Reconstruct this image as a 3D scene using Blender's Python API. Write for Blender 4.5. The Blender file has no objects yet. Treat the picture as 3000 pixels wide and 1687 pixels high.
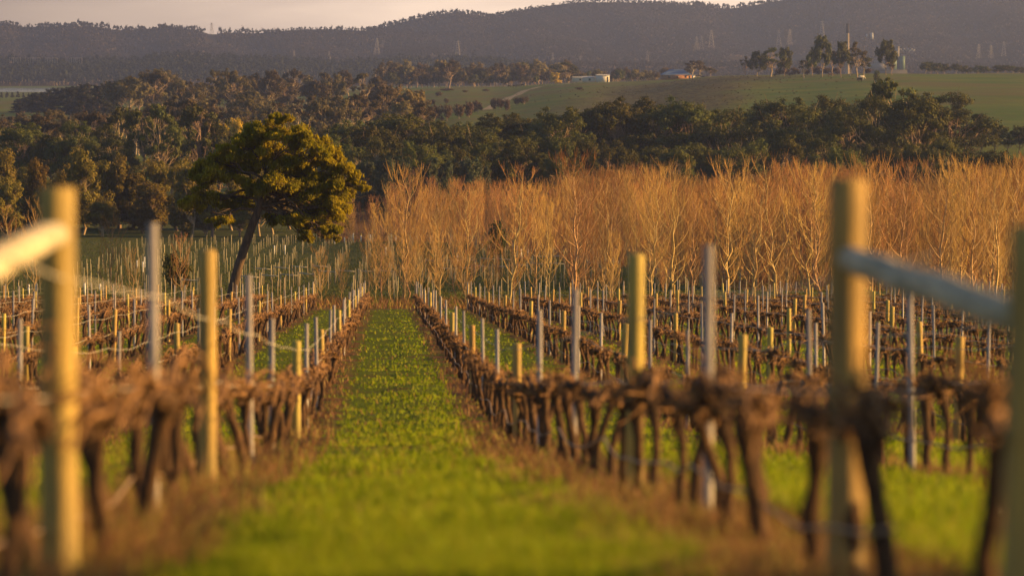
import bpy, math, random
import numpy as np
from mathutils import Vector, Matrix

R = math.radians
sc = bpy.context.scene

# ------------------------------------------------------------ camera
F = 11250.0                      # focal length in photograph pixels (135 mm)
cam_d = bpy.data.cameras.new('camera')
cam_d.sensor_width = 36.0
cam_d.lens = 135.0
cam_d.clip_start = 0.5
cam_d.clip_end = 40000.0
cam_d.dof.use_dof = True
cam_d.dof.focus_distance = 300.0
cam_d.dof.aperture_fstop = 2.0
cam = bpy.data.objects.new('camera', cam_d)
sc.collection.objects.link(cam)
YAW = math.atan((1500 - 1130) / F)          # rows run along +Y and vanish at x = 1130
PITCH = math.atan((843.5 - 160) / F)        # horizon at y = 160
cam.rotation_euler = (math.pi / 2 - PITCH, 0, -YAW)
cam.location = (0, 0, 0)
sc.camera = cam

# ------------------------------------------------------------ world and sun
SUN_EL, SUN_AZ = 13.0, 89.0                 # degrees; azimuth clockwise from +Y
world = bpy.data.worlds.new('World')
sc.world = world
world.use_nodes = True
nt = world.node_tree
N = nt.nodes
L = nt.links
bg = N['Background']
sky = N.new('ShaderNodeTexSky')
sky.sky_type = 'NISHITA'
sky.sun_disc = False
sky.sun_elevation = R(SUN_EL)
sky.sun_rotation = R(SUN_AZ)
sky.air_density = 1.0
sky.dust_density = 1.2
tc = N.new('ShaderNodeTexCoord')
mp = N.new('ShaderNodeMapping')
mp.inputs['Scale'].default_value = (9, 9, 60)
no = N.new('ShaderNodeTexNoise')
no.inputs['Scale'].default_value = 1.6
no.inputs['Detail'].default_value = 7
no.inputs['Roughness'].default_value = 0.5
no.inputs['Distortion'].default_value = 0.5
cr = N.new('ShaderNodeValToRGB')
cr.color_ramp.elements[0].position = 0.32
cr.color_ramp.elements[0].color = (0.78, 0.76, 0.76, 1)
cr.color_ramp.elements[1].position = 0.60
cr.color_ramp.elements[1].color = (1.0, 0.98, 0.95, 1)
sep = N.new('ShaderNodeSeparateXYZ')
mr = N.new('ShaderNodeMapRange')            # the cloud sheet thins out overhead
mr.inputs['From Min'].default_value = 0.03
mr.inputs['From Max'].default_value = 0.09
mr.inputs['To Min'].default_value = 0.92
mr.inputs['To Max'].default_value = 0.0
mx = N.new('ShaderNodeMixRGB')
L.new(tc.outputs['Generated'], mp.inputs['Vector'])
L.new(mp.outputs[0], no.inputs['Vector'])
L.new(no.outputs['Fac'], cr.inputs[0])
L.new(tc.outputs['Generated'], sep.inputs[0])
L.new(sep.outputs['Z'], mr.inputs['Value'])
mr2 = N.new('ShaderNodeMapRange')           # sunset-lit cloud bank only on the far side of the valley
mr2.inputs['From Min'].default_value = -0.1
mr2.inputs['From Max'].default_value = 0.7
mr2.inputs['To Min'].default_value = 0.12
mu = N.new('ShaderNodeMath')
mu.operation = 'MULTIPLY'
L.new(sep.outputs['Y'], mr2.inputs['Value'])
L.new(mr.outputs[0], mu.inputs[0])
L.new(mr2.outputs[0], mu.inputs[1])
L.new(mu.outputs[0], mx.inputs['Fac'])
L.new(sky.outputs[0], mx.inputs['Color1'])
mr3 = N.new('ShaderNodeMapRange')           # the bank is darker towards the left
mr3.inputs['From Min'].default_value = -0.12
mr3.inputs['From Max'].default_value = 0.005
cr2 = N.new('ShaderNodeValToRGB')
cr2.color_ramp.elements[0].color = (6.2, 4.4, 3.1, 1)
cr2.color_ramp.elements[1].color = (19.0, 14.3, 10.6, 1)
mx3 = N.new('ShaderNodeMixRGB')
mx3.blend_type = 'MULTIPLY'
mx3.inputs['Fac'].default_value = 1.0
L.new(sep.outputs['X'], mr3.inputs['Value'])
L.new(mr3.outputs[0], cr2.inputs[0])
L.new(cr.outputs[0], mx3.inputs['Color1'])
L.new(cr2.outputs[0], mx3.inputs['Color2'])
L.new(mx3.outputs[0], mx.inputs['Color2'])
L.new(mx.outputs[0], bg.inputs['Color'])
bg.inputs['Strength'].default_value = 0.047

sun_d = bpy.data.lights.new('sun', 'SUN')
sun_d.energy = 5.0
sun_d.angle = R(0.5)
sun_d.color = (1.0, 0.55, 0.15)
sun = bpy.data.objects.new('sun', sun_d)
sc.collection.objects.link(sun)
sdir = Vector((math.sin(R(SUN_AZ)) * math.cos(R(SUN_EL)), math.cos(R(SUN_AZ)) * math.cos(R(SUN_EL)), math.sin(R(SUN_EL))))
sun.rotation_euler = sdir.to_track_quat('Z', 'Y').to_euler()

sc.view_settings.view_transform = 'Standard'
sc.view_settings.look = 'None'
sc.view_settings.exposure = 1.25
sc.view_settings.gamma = 1.0
sc.view_settings.use_curve_mapping = False
sc.cycles.use_denoising = True
sc.cycles.max_bounces = 5
sc.cycles.diffuse_bounces = 2
sc.cycles.glossy_bounces = 1
sc.cycles.transmission_bounces = 2
sc.cycles.volume_bounces = 0
sc.cycles.transparent_max_bounces = 6
sc.cycles.use_adaptive_sampling = True

rnd = random.Random(7)
rng = np.random.default_rng(7)

# ------------------------------------------------------------ placement helpers
def wx(px, d):
    """world X of photograph column px at distance d down the rows"""
    return d * math.tan(math.atan((px - 1500) / F) + YAW)

def wz(py, d):
    return -(py - 160) / F * d

def pxof(x, y):
    return 1500 + F * np.tan(np.arctan2(x, y) - YAW)

# ------------------------------------------------------------ terrain
NEAR = [(0, -1.2), (10, -1.85), (16.3, -2.37), (24, -2.98), (30.7, -3.55), (41, -4.45), (50, -5.23), (59, -5.98), (70, -6.8),
        (89, -7.85), (118, -9.45), (148, -11.0), (200, -13.9), (250, -16.6), (300, -18.9), (450, -24.5), (600, -28.8), (760, -31.0)]
FAR_D = [760, 1000, 1300, 1700, 2000, 2300, 2600, 3100, 3260, 3320, 3640, 3720, 4200, 9000]
FAR_P = [-900, 700, 1100, 1400, 1750, 2200, 2600, 3000, 4200]
FAR_Z = np.array([
    [-31, -31, -31, -31, -31, -31, -31, -31, -31],
    [-30, -30, -29, -27, -25, -21, -19.0, -18.7, -18.0],
    [-30, -29, -27, -24, -20.5, -15.6, -13.8, -13.4, -13],
    [-30, -28, -25, -22, -17, -10.2, -8.9, -9.1, -9.2],
    [-30, -28, -23, -20.5, -15, -11, -10.3, -10.0, -10],
    [-30, -25, -21, -19.5, -16.4, -15, -14, -12.6, -12],
    [-30, -28, -25, -24, -23, -22, -21, -20, -20],
    [-31, -31, -31, -31, -31, -31, -31, -31, -31],
    [-31.5] * 9, [-34] * 9, [-34] * 9, [-31] * 9, [-30] * 9, [-30] * 9])
_ny = np.array([a for a, b in NEAR], float)
_nz = np.array([b for a, b in NEAR], float)

def _vn(x, y, s, seed=0.0):
    """cheap smooth pseudo noise, about -1..1"""
    return (np.sin(x / s * 1.7 + 1.3 * np.sin(y / s * 1.1 + seed)) + np.sin(y / s * 1.9 + 1.7 * np.sin(x / s * 0.9 + seed * 2)) ) * 0.5

def zg(x, y):
    x = np.asarray(x, float)
    y = np.asarray(y, float)
    near = np.interp(y, _ny, _nz)
    px = 1130 + F * x / np.maximum(y, 1.0)
    px = np.clip(px, FAR_P[0], FAR_P[-1] - 1)
    dd = np.clip(y, FAR_D[0], FAR_D[-1] - 1)
    pi = np.clip(np.searchsorted(FAR_P, px, side='right') - 1, 0, len(FAR_P) - 2)
    di = np.clip(np.searchsorted(FAR_D, dd, side='right') - 1, 0, len(FAR_D) - 2)
    fp = np.array(FAR_P, float)
    fd = np.array(FAR_D, float)
    a = (px - fp[pi]) / (fp[pi + 1] - fp[pi])
    b = (dd - fd[di]) / (fd[di + 1] - fd[di])
    a = a * a * (3 - 2 * a)
    b = b * b * (3 - 2 * b)
    far = (FAR_Z[di, pi] * (1 - a) + FAR_Z[di, pi + 1] * a) * (1 - b) + (FAR_Z[di + 1, pi] * (1 - a) + FAR_Z[di + 1, pi + 1] * a) * b
    z = np.where(y < 760, near, far)
    z = z + (_vn(x, y, 3.1) * 0.035 + _vn(x, y, 1.1, 2.0) * 0.015) * np.clip(y / 60, 0.3, 1) + _vn(x, y, 0.55, 6.0) * 0.022 * (y < 260)
    z = z + np.clip((y - 250) / 300, 0, 1) * _vn(x, y, 41.0, 1.0) * 0.35 * (y < 3200)
    return z

# ------------------------------------------------------------ mesh helpers
class MB:
    def __init__(self):
        self.v, self.f, self.m, self.n = [], [], [], 0
    def add(self, V, Fc, mi=0):
        V = np.asarray(V, float).reshape(-1, 3)
        self.v.append(V)
        Fc = np.asarray(Fc, int)
        self.f.append(Fc + self.n)
        self.m.append((mi, len(Fc)))
        self.n += len(V)
    def arrays(self):
        return np.concatenate(self.v), self.f, self.m
    def mesh(self, name, mats, smooth=False):
        me = bpy.data.meshes.new(name)
        V = np.concatenate(self.v)
        me.vertices.add(len(V))
        me.vertices.foreach_set('co', V.astype(np.float32).ravel())
        loops = np.concatenate([f.ravel() for f in self.f])
        tot = np.concatenate([np.full(len(f), f.shape[1]) for f in self.f])
        mi = np.concatenate([np.full(k, m) for m, k in self.m])
        st = np.concatenate([[0], np.cumsum(tot)[:-1]])
        me.loops.add(len(loops))
        me.loops.foreach_set('vertex_index', loops.astype(np.int32))
        me.polygons.add(len(tot))
        me.polygons.foreach_set('loop_start', st.astype(np.int32))
        me.polygons.foreach_set('loop_total', tot.astype(np.int32))
        me.polygons.foreach_set('material_index', mi.astype(np.int32))
        if smooth:
            me.polygons.foreach_set('use_smooth', np.ones(len(tot), bool))
        for m in mats:
            me.materials.append(m)
        me.update(calc_edges=True)
        return me
    # ---- shapes
    def tube(self, pts, rad, sides=5, mi=0, cap=False, phase=0.0):
        P = np.asarray(pts, float)
        n = len(P)
        rad = np.broadcast_to(np.asarray(rad, float), (n,))
        T = np.gradient(P, axis=0)
        T /= np.linalg.norm(T, axis=1)[:, None] + 1e-9
        ref = np.array([0.0, 0.0, 1.0]) if abs(T[0, 2]) < 0.8 else np.array([1.0, 0.0, 0.0])
        A = np.cross(T, ref)
        A /= np.linalg.norm(A, axis=1)[:, None] + 1e-9
        B = np.cross(T, A)
        ang = np.arange(sides) * 2 * np.pi / sides + phase
        V = P[:, None, :] + rad[:, None, None] * (A[:, None, :] * np.cos(ang)[None, :, None] + B[:, None, :] * np.sin(ang)[None, :, None])
        i = np.arange(n - 1)[:, None] * sides
        j = np.arange(sides)[None, :]
        j2 = (j + 1) % sides
        Fq = np.stack([i + j, i + j2, i + sides + j2, i + sides + j], -1).reshape(-1, 4)
        self.add(V.reshape(-1, 3), Fq, mi)
        if cap:
            b = self.n - n * sides
            if sides == 4:
                self.f.append(np.array([[b + 3, b + 2, b + 1, b]])); self.m.append((mi, 1))
                e = b + (n - 1) * sides
                self.f.append(np.array([[e, e + 1, e + 2, e + 3]])); self.m.append((mi, 1))
            else:
                e = b + (n - 1) * sides
                self.f.append(np.array([list(range(e, e + sides))])); self.m.append((mi, 1))
                self.f.append(np.array([list(range(b, b + sides))[::-1]])); self.m.append((mi, 1))
    def box(self, x0, x1, y0, y1, z0, z1, mi=0):
        V = [(x0, y0, z0), (x1, y0, z0), (x1, y1, z0), (x0, y1, z0), (x0, y0, z1), (x1, y0, z1), (x1, y1, z1), (x0, y1, z1)]
        self.add(V, [(0, 3, 2, 1), (4, 5, 6, 7), (0, 1, 5, 4), (1, 2, 6, 5), (2, 3, 7, 6), (3, 0, 4, 7)], mi)
    def quads(self, C, U, W, mi=0):
        """rhombic leaves: centre C, half-axes U and W"""
        V = np.stack([C - U, C + W, C + U, C - W], 1).reshape(-1, 3)
        k = np.arange(len(C))[:, None] * 4 + np.arange(4)[None, :]
        self.add(V, k, mi)
    def tile(self, V, Fs, ms, P, S, rz):
        """copies of a small mesh at points P, scales S (n or n x 3), turned rz"""
        P = np.asarray(P, float); n = len(P)
        S = np.asarray(S, float)
        if S.ndim == 1: S = np.repeat(S[:, None], 3, 1)
        X = V[None] * S[:, None, :]
        c, s = np.cos(rz)[:, None], np.sin(rz)[:, None]
        out = np.empty_like(X)
        out[..., 0] = X[..., 0] * c - X[..., 1] * s
        out[..., 1] = X[..., 0] * s + X[..., 1] * c
        out[..., 2] = X[..., 2]
        out += P[:, None, :]
        base = self.n
        self.v.append(out.reshape(-1, 3))
        off = (np.arange(n) * len(V))[:, None, None] + base
        for f, (mi, k) in zip(Fs, ms):
            ff = (f[None] + off).reshape(-1, f.shape[1])
            self.f.append(ff); self.m.append((mi, len(ff)))
        self.n += n * len(V)

def unit(v):
    return v / (np.linalg.norm(v, axis=-1, keepdims=True) + 1e-9)

def leaf_clump(mb, c, r, n, size, rg, droop=0.0, shell=0.55, mi=0, long=1.0, jit=0.36):
    """n leaf faces spread through an ellipsoid of half sizes r, mostly facing outwards"""
    d = unit(rg.normal(size=(n, 3)))
    rr = (shell + (1 - shell) * rg.random(n)) * (0.86 + 0.22 * np.sin(d[:, 0] * 5 + c[0] * 3) * np.cos(d[:, 2] * 6 + c[2]))
    inner = rg.random(n) < 0.25
    rr[inner] *= rg.random(inner.sum())
    C = np.asarray(c) + d * rr[:, None] * np.asarray(r)
    nrm = unit(d * 1.0 + rg.normal(size=(n, 3)) * jit + np.array([0, 0, 0.15]))
    ax = unit(rg.normal(size=(n, 3)) + np.array([0, 0, -1.0]) * droop * 3)
    U = unit(np.cross(nrm, ax))
    W = np.cross(U, nrm)
    s = size * (0.6 + 0.8 * rg.random(n))
    mb.quads(C, U * (s * 0.5)[:, None], W * (s * 0.5 * long)[:, None], mi)

def link(o, parent=None):
    sc.collection.objects.link(o)
    if parent: o.parent = parent
    return o

def obj(name, me, parent=None):
    return link(bpy.data.objects.new(name, me), parent)

def tag(o, label=None, cat=None, group=None, kind=None):
    if label: o['label'] = label
    if cat: o['category'] = cat
    if group: o['group'] = group
    if kind: o['kind'] = kind
    return o

def empty(name, loc=(0, 0, 0), rz=0.0, label=None, cat=None, group=None):
    o = link(bpy.data.objects.new(name, None))
    o.location = loc
    o.rotation_euler = (0, 0, rz)
    o.empty_display_size = 0.2
    return tag(o, label, cat, group)

def copy_tree(o, parent=None):
    c = o.copy()
    sc.collection.objects.link(c)
    c.parent = parent
    for ch in [q for q in KIDS.get(o.name, [])]:
        KIDS.setdefault(c.name, []).append(copy_tree(ch, c))
    return c
KIDS = {}

ONES = ['zeroth', 'first', 'second', 'third', 'fourth', 'fifth', 'sixth', 'seventh', 'eighth', 'ninth', 'tenth', 'eleventh',
        'twelfth', 'thirteenth', 'fourteenth', 'fifteenth', 'sixteenth', 'seventeenth', 'eighteenth', 'nineteenth']
TENS = {2: 'twent', 3: 'thirt', 4: 'fort', 5: 'fift', 6: 'sixt', 7: 'sevent', 8: 'eight', 9: 'ninet'}
def nth(n):
    if n < 20: return ONES[n]
    if n >= 100: return 'hundred-and-' + nth(n - 100) if n > 100 else 'hundredth'
    t, u = divmod(n, 10)
    return TENS[t] + ('ieth' if u == 0 else 'y-' + ONES[u])

# ------------------------------------------------------------ materials
def mat(name, base, rough=0.8, nodes=None, transl=0.0, spec=0.3, objrand=0.0, noise=None, metal=0.0, tcol=None):
    """noise = (scale xyz, second colour, low, high); objrand varies brightness from copy to copy"""
    m = bpy.data.materials.new(name)
    m.use_nodes = True
    t = m.node_tree
    b = t.nodes['Principled BSDF']
    b.inputs['Roughness'].default_value = rough
    b.inputs['Specular IOR Level'].default_value = spec
    b.inputs['Metallic'].default_value = metal
    col = t.nodes.new('ShaderNodeRGB')
    col.outputs[0].default_value = (*base, 1)
    out = col.outputs[0]
    if noise:
        sca, c2, lo, hi = noise
        g = t.nodes.new('ShaderNodeTexCoord')
        ma = t.nodes.new('ShaderNodeMapping')
        ma.inputs['Scale'].default_value = sca
        nn = t.nodes.new('ShaderNodeTexNoise')
        nn.inputs['Scale'].default_value = 1.0
        nn.inputs['Detail'].default_value = 5
        rp = t.nodes.new('ShaderNodeMapRange')
        rp.inputs['From Min'].default_value = lo
        rp.inputs['From Max'].default_value = hi
        mi = t.nodes.new('ShaderNodeMixRGB')
        mi.inputs['Color2'].default_value = (*c2, 1)
        t.links.new(g.outputs['Object'], ma.inputs[0])
        t.links.new(ma.outputs[0], nn.inputs['Vector'])
        t.links.new(nn.outputs['Fac'], rp.inputs['Value'])
        t.links.new(rp.outputs[0], mi.inputs['Fac'])
        t.links.new(out, mi.inputs['Color1'])
        out = mi.outputs[0]
    if objrand:
        oi = t.nodes.new('ShaderNodeObjectInfo')
        hs = t.nodes.new('ShaderNodeHueSaturation')
        r2 = t.nodes.new('ShaderNodeMapRange')
        r2.inputs['To Min'].default_value = 1 - objrand
        r2.inputs['To Max'].default_value = 1 + objrand
        r3 = t.nodes.new('ShaderNodeMath'); r3.operation = 'MULTIPLY_ADD'
        r3.inputs[1].default_value = 0.05; r3.inputs[2].default_value = 0.475
        t.links.new(oi.outputs['Random'], r2.inputs['Value'])
        t.links.new(r2.outputs[0], hs.inputs['Value'])
        t.links.new(oi.outputs['Random'], r3.inputs[0])
        t.links.new(r3.outputs[0], hs.inputs['Hue'])
        t.links.new(out, hs.inputs['Color'])
        out = hs.outputs[0]
    t.links.new(out, b.inputs['Base Color'])
    if transl:
        tr = t.nodes.new('ShaderNodeBsdfTranslucent')
        ms = t.nodes.new('ShaderNodeMixShader')
        ms.inputs[0].default_value = transl
        t.links.new(out, tr.inputs['Color'])
        if tcol:
            tr.inputs['Color'].default_value = (*tcol, 1)
            for l in list(tr.inputs['Color'].links): t.links.remove(l)
        t.links.new(b.outputs[0], ms.inputs[1])
        t.links.new(tr.outputs[0], ms.inputs[2])
        t.links.new(ms.outputs[0], t.nodes['Material Output'].inputs[0])
    return m

def roughen(m, scale, dist):
    t_ = m.node_tree
    g_ = t_.nodes.new('ShaderNodeTexCoord'); m_ = t_.nodes.new('ShaderNodeMapping'); m_.inputs['Scale'].default_value = scale
    n_ = t_.nodes.new('ShaderNodeTexNoise'); n_.inputs['Scale'].default_value = 1.0; n_.inputs['Detail'].default_value = 8; n_.inputs['Roughness'].default_value = 0.7
    b_ = t_.nodes.new('ShaderNodeBump'); b_.inputs['Strength'].default_value = 1.0; b_.inputs['Distance'].default_value = dist
    t_.links.new(g_.outputs['Object'], m_.inputs[0]); t_.links.new(m_.outputs[0], n_.inputs['Vector'])
    t_.links.new(n_.outputs['Fac'], b_.inputs['Height']); t_.links.new(b_.outputs[0], t_.nodes['Principled BSDF'].inputs['Normal'])
M = {
    'wood': mat('treated_pine', (0.50, 0.37, 0.11), 0.75, noise=((14, 14, 1.6), (0.26, 0.21, 0.10), 0.42, 0.66), objrand=0.07),
    'rail': mat('weathered_rail', (0.62, 0.56, 0.44), 0.8, noise=((14, 3, 14), (0.28, 0.26, 0.20), 0.35, 0.7)),
    'steel': mat('galvanised_steel', (0.36, 0.34, 0.36), 0.5, noise=((20, 20, 3), (0.26, 0.24, 0.24), 0.4, 0.7), objrand=0.12),
    'stake': mat('pale_stake', (0.36, 0.31, 0.21), 0.8, objrand=0.2, noise=((8, 8, 2), (0.30, 0.26, 0.18), 0.4, 0.7)),
    'guard': mat('white_plastic', (0.85, 0.85, 0.85), 0.5, transl=0.2),
    'vine': mat('vine_bark', (0.050, 0.029, 0.020), 0.9, noise=((30, 30, 8), (0.17, 0.092, 0.050), 0.4, 0.7)),
    'cane': mat('dry_cane', (0.34, 0.185, 0.08), 0.8, noise=((9, 9, 9), (0.07, 0.040, 0.028), 0.4, 0.65)),
    'wire': mat('fence_wire', (0.60, 0.57, 0.52), 0.5),
    'hose': mat('drip_tube', (0.30, 0.21, 0.15), 0.5),
    'pop_bark': mat('poplar_bark', (0.44, 0.30, 0.15), 0.8, objrand=0.15),
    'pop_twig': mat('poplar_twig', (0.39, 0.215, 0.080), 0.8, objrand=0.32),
    'pop_twig_grey': mat('grey_twig', (0.20, 0.15, 0.11), 0.8, objrand=0.15),
    'bark': mat('gum_bark', (0.30, 0.22, 0.16), 0.85, objrand=0.2),
    'bark_pale': mat('pale_gum_bark', (0.34, 0.26, 0.20), 0.8, objrand=0.15),
    'bark_dark': mat('wattle_bark', (0.14, 0.095, 0.07), 0.9, noise=((6, 6, 1.5), (0.07, 0.05, 0.04), 0.4, 0.65)),
    'leaf_belt': mat('gum_leaves', (0.065, 0.080, 0.022), 0.7, transl=0.25, objrand=0.3, spec=0.15, noise=((0.35, 0.35, 0.35), (0.11, 0.105, 0.022), 0.4, 0.65)),
    'leaf_blue': mat('blue_gum_leaves', (0.050, 0.075, 0.050), 0.7, transl=0.2, objrand=0.25, spec=0.15, noise=((0.35, 0.35, 0.35), (0.080, 0.090, 0.045), 0.4, 0.65)),
    'leaf_bush': mat('wattle_bush_leaves', (0.150, 0.128, 0.024), 0.7, transl=0.3, objrand=0.25, spec=0.15, noise=((0.4, 0.4, 0.4), (0.22, 0.16, 0.035), 0.4, 0.65)),
    'leaf_mid': mat('mid_gum_leaves', (0.085, 0.076, 0.042), 0.8, transl=0.25, objrand=0.25, spec=0.1, noise=((0.3, 0.3, 0.3), (0.13, 0.10, 0.055), 0.4, 0.65)),
    'leaf_mid_lit': mat('gold_lit_gum_leaves', (0.15, 0.125, 0.06), 0.8, transl=0.3, objrand=0.3, spec=0.1, noise=((0.3, 0.3, 0.3), (0.23, 0.17, 0.08), 0.4, 0.65)),  # brighter copy of the mid leaves, golden sunlight put into the colour
    'leaf_hero': mat('feathery_wattle_leaves', (0.235, 0.225, 0.014), 0.7, transl=0.6, spec=0.15, noise=((0.55, 0.55, 0.55), (0.42, 0.34, 0.018), 0.38, 0.66)),
    'leaf_yellow': mat('yellow_blossom', (0.75, 0.52, 0.03), 0.7, transl=0.3, noise=((0.8, 0.8, 0.8), (0.30, 0.26, 0.03), 0.4, 0.6)),
    'leaf_pine': mat('pine_needles', (0.022, 0.026, 0.016), 0.8, transl=0.1, objrand=0.2, spec=0.1),
    'leaf_far': mat('far_leaves', (0.034, 0.032, 0.030), 0.9, transl=0.15, spec=0.0, noise=((0.01, 0.01, 0.01), (0.050, 0.040, 0.034), 0.4, 0.6)),
    'shrub': mat('shrub_leaves', (0.085, 0.050, 0.030), 0.8, transl=0.2, objrand=0.25),
    'cream': mat('cream_wall', (0.72, 0.66, 0.54), 0.8),
    'whitewall': mat('white_wall', (0.62, 0.62, 0.62), 0.7),
    'roofblue': mat('blue_roof', (0.13, 0.20, 0.36), 0.5),
    'roofgrey': mat('grey_roof', (0.42, 0.44, 0.46), 0.5),
    'glass': mat('window_glass', (0.03, 0.035, 0.04), 0.1, spec=0.6),
    'brick': mat('brick', (0.42, 0.22, 0.12), 0.85, noise=((3, 3, 9), (0.34, 0.17, 0.09), 0.4, 0.6)),
    'stack': mat('stack_concrete', (0.32, 0.26, 0.16), 0.85, noise=((0.3, 0.3, 0.05), (0.26, 0.21, 0.13), 0.4, 0.65)),
    'soot': mat('stack_top', (0.035, 0.030, 0.028), 0.9),
    'plantgreen': mat('green_cladding', (0.11, 0.19, 0.14), 0.6),
    'concrete': mat('pale_concrete', (0.26, 0.25, 0.25), 0.85),
    'pylon': mat('pylon_steel', (0.30, 0.28, 0.28), 0.5),
    'black': mat('black_hide', (0.02, 0.018, 0.016), 0.8),
    'tan': mat('tan_hide', (0.45, 0.24, 0.12), 0.8),
    'hidewhite': mat('white_hide', (0.75, 0.70, 0.62), 0.8),
    'carwhite': mat('white_car_paint', (0.80, 0.80, 0.80), 0.3, spec=0.6),
    'cardark': mat('dark_car_paint', (0.05, 0.05, 0.06), 0.3, spec=0.6),
    'tyre': mat('tyre_rubber', (0.02, 0.02, 0.02), 0.8),
    'darkbase': mat('factory_yard', (0.06, 0.06, 0.055), 0.9),
    'steam': mat('steam', (0.6, 0.6, 0.6), 0.9, transl=0.4),
}

roughen(M['wood'], (40, 40, 2.5), 0.012)
roughen(M['vine'], (40, 40, 12), 0.02)
roughen(M['bark_dark'], (8, 8, 2), 0.06)
roughen(M['rail'], (30, 3, 30), 0.01)
# grass blades: two greens and a little straw mixed by island
def grass_mat(name, c1, c2, c3, transl):
    m = mat(name, c1, 0.6, transl=transl, spec=0.2)
    t = m.node_tree
    ge = t.nodes.new('ShaderNodeNewGeometry')
    rp = t.nodes.new('ShaderNodeValToRGB')
    rp.color_ramp.elements[0].color = (*c1, 1)
    rp.color_ramp.elements[1].color = (*c3, 1)
    rp.color_ramp.elements[1].position = 0.92
    e = rp.color_ramp.elements.new(0.7); e.color = (*c2, 1)
    t.links.new(ge.outputs['Random Per Island'], rp.inputs[0])
    for n in t.nodes:
        if n.type == 'BSDF_PRINCIPLED': t.links.new(rp.outputs[0], n.inputs['Base Color'])
        if n.type == 'BSDF_TRANSLUCENT': t.links.new(rp.outputs[0], n.inputs['Color'])
    return m
M['grass'] = grass_mat('path_grass', (0.19, 0.28, 0.010), (0.27, 0.34, 0.012), (0.34, 0.34, 0.03), 0.58)
M['blockgrass'] = grass_mat('block_grass', (0.055, 0.085, 0.018), (0.085, 0.105, 0.022), (0.16, 0.13, 0.05), 0.35)
M['weeds'] = grass_mat('dry_weeds', (0.22, 0.105, 0.05), (0.30, 0.17, 0.075), (0.34, 0.34, 0.06), 0.3)

# the ground: row strips, litter under the poplars, pasture
ROW0, ROWS = -1.43, 3.42
gm = bpy.data.materials.new('ground')
gm.use_nodes = True
t = gm.node_tree
gb = t.nodes['Principled BSDF']
gb.inputs['Roughness'].default_value = 0.95
gb.inputs['Specular IOR Level'].default_value = 0.05
def tn(kind, **kw):
    n = t.nodes.new(kind)
    for k, v in kw.items(): setattr(n, k, v)
    return n
def mth(op, a, b=None, c=None, clamp=False):
    n = tn('ShaderNodeMath', operation=op, use_clamp=clamp)
    for i, q in enumerate((a, b, c)):
        if q is None: continue
        if isinstance(q, (int, float)): n.inputs[i].default_value = q
        else: t.links.new(q, n.inputs[i])
    return n.outputs[0]
def noi(scale, detail=5, vec=None):
    n = tn('ShaderNodeTexNoise'); n.inputs['Scale'].default_value = scale; n.inputs['Detail'].default_value = detail
    t.links.new(vec or geo.outputs['Object'], n.inputs['Vector'])
    return n.outputs['Fac']
def mixc(f, a, b):
    n = tn('ShaderNodeMixRGB')
    if isinstance(f, float): n.inputs[0].default_value = f
    else: t.links.new(f, n.inputs[0])
    for i, q in ((1, a), (2, b)):
        if isinstance(q, tuple): n.inputs[i].default_value = (*q, 1)
        else: t.links.new(q, n.inputs[i])
    return n.outputs[0]
def ramp(v, lo, hi):
    n = tn('ShaderNodeMapRange'); n.inputs['From Min'].default_value = lo; n.inputs['From Max'].default_value = hi
    t.links.new(v, n.inputs['Value'])
    return n.outputs[0]
geo = tn('ShaderNodeTexCoord')
sx = tn('ShaderNodeSeparateXYZ')
t.links.new(geo.outputs['Object'], sx.inputs[0])
X, Y = sx.outputs['X'], sx.outputs['Y']
n1, n2, n3 = noi(1.3), noi(7.0), noi(0.12, 3)
ph = mth('ADD', mth('MULTIPLY', mth('SUBTRACT', X, ROW0), 1 / ROWS), mth('MULTIPLY', mth('SUBTRACT', n1, 0.5), 0.22))
fr = mth('ABSOLUTE', mth('SUBTRACT', mth('FRACT', mth('ADD', ph, 0.5)), 0.5))     # 0 on a row, 0.5 between rows
strip = mth('MULTIPLY', ramp(fr, 0.20, 0.12), ramp(noi(0.8, 4), 0.40, 0.52))
green = mixc(ramp(n2, 0.35, 0.65), (0.070, 0.110, 0.010), (0.135, 0.170, 0.014))
green = mixc(ramp(n1, 0.52, 0.68), green, (0.10, 0.070, 0.028))
soil = mixc(ramp(n2, 0.35, 0.65), (0.10, 0.050, 0.025), (0.21, 0.11, 0.055))
vy = mixc(strip, green, soil)
young = mixc(ramp(n1, 0.35, 0.7), (0.060, 0.088, 0.022), (0.085, 0.075, 0.03))
att = tn('ShaderNodeAttribute'); att.attribute_name = 'litter'
att2 = tn('ShaderNodeAttribute'); att2.attribute_name = 'scrub'
mid = mixc(ramp(Y, 252.0, 262.0), vy, young)
edge = mth('MULTIPLY', ramp(Y, 247.0, 252.0), ramp(Y, 285.0, 262.0))
mid = mixc(mth('MULTIPLY', edge, 0.8), mid, (0.16, 0.10, 0.05))
mid = mixc(att.outputs['Fac'], mid, mixc(ramp(n1, 0.35, 0.65), (0.20, 0.11, 0.05), (0.12, 0.075, 0.035)))
n4, n5 = noi(0.03, 6), noi(0.35, 4)
past = mixc(ramp(n4, 0.38, 0.62), (0.070, 0.125, 0.026), (0.125, 0.150, 0.035))
past = mixc(ramp(noi(0.011, 5), 0.48, 0.62), past, (0.12, 0.11, 0.045))
past = mixc(ramp(n5, 0.5, 0.7), past, (0.10, 0.105, 0.035))
scr = mixc(ramp(n5, 0.42, 0.55), (0.15, 0.14, 0.06), (0.065, 0.052, 0.03))
past = mixc(att2.outputs['Fac'], past, scr)
full = mixc(ramp(Y, 740.0, 800.0), mid, past)
t.links.new(full, gb.inputs['Base Color'])
bm_ = tn('ShaderNodeBump'); bm_.inputs['Strength'].default_value = 0.6; bm_.inputs['Distance'].default_value = 0.12
t.links.new(n2, bm_.inputs['Height'])
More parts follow.
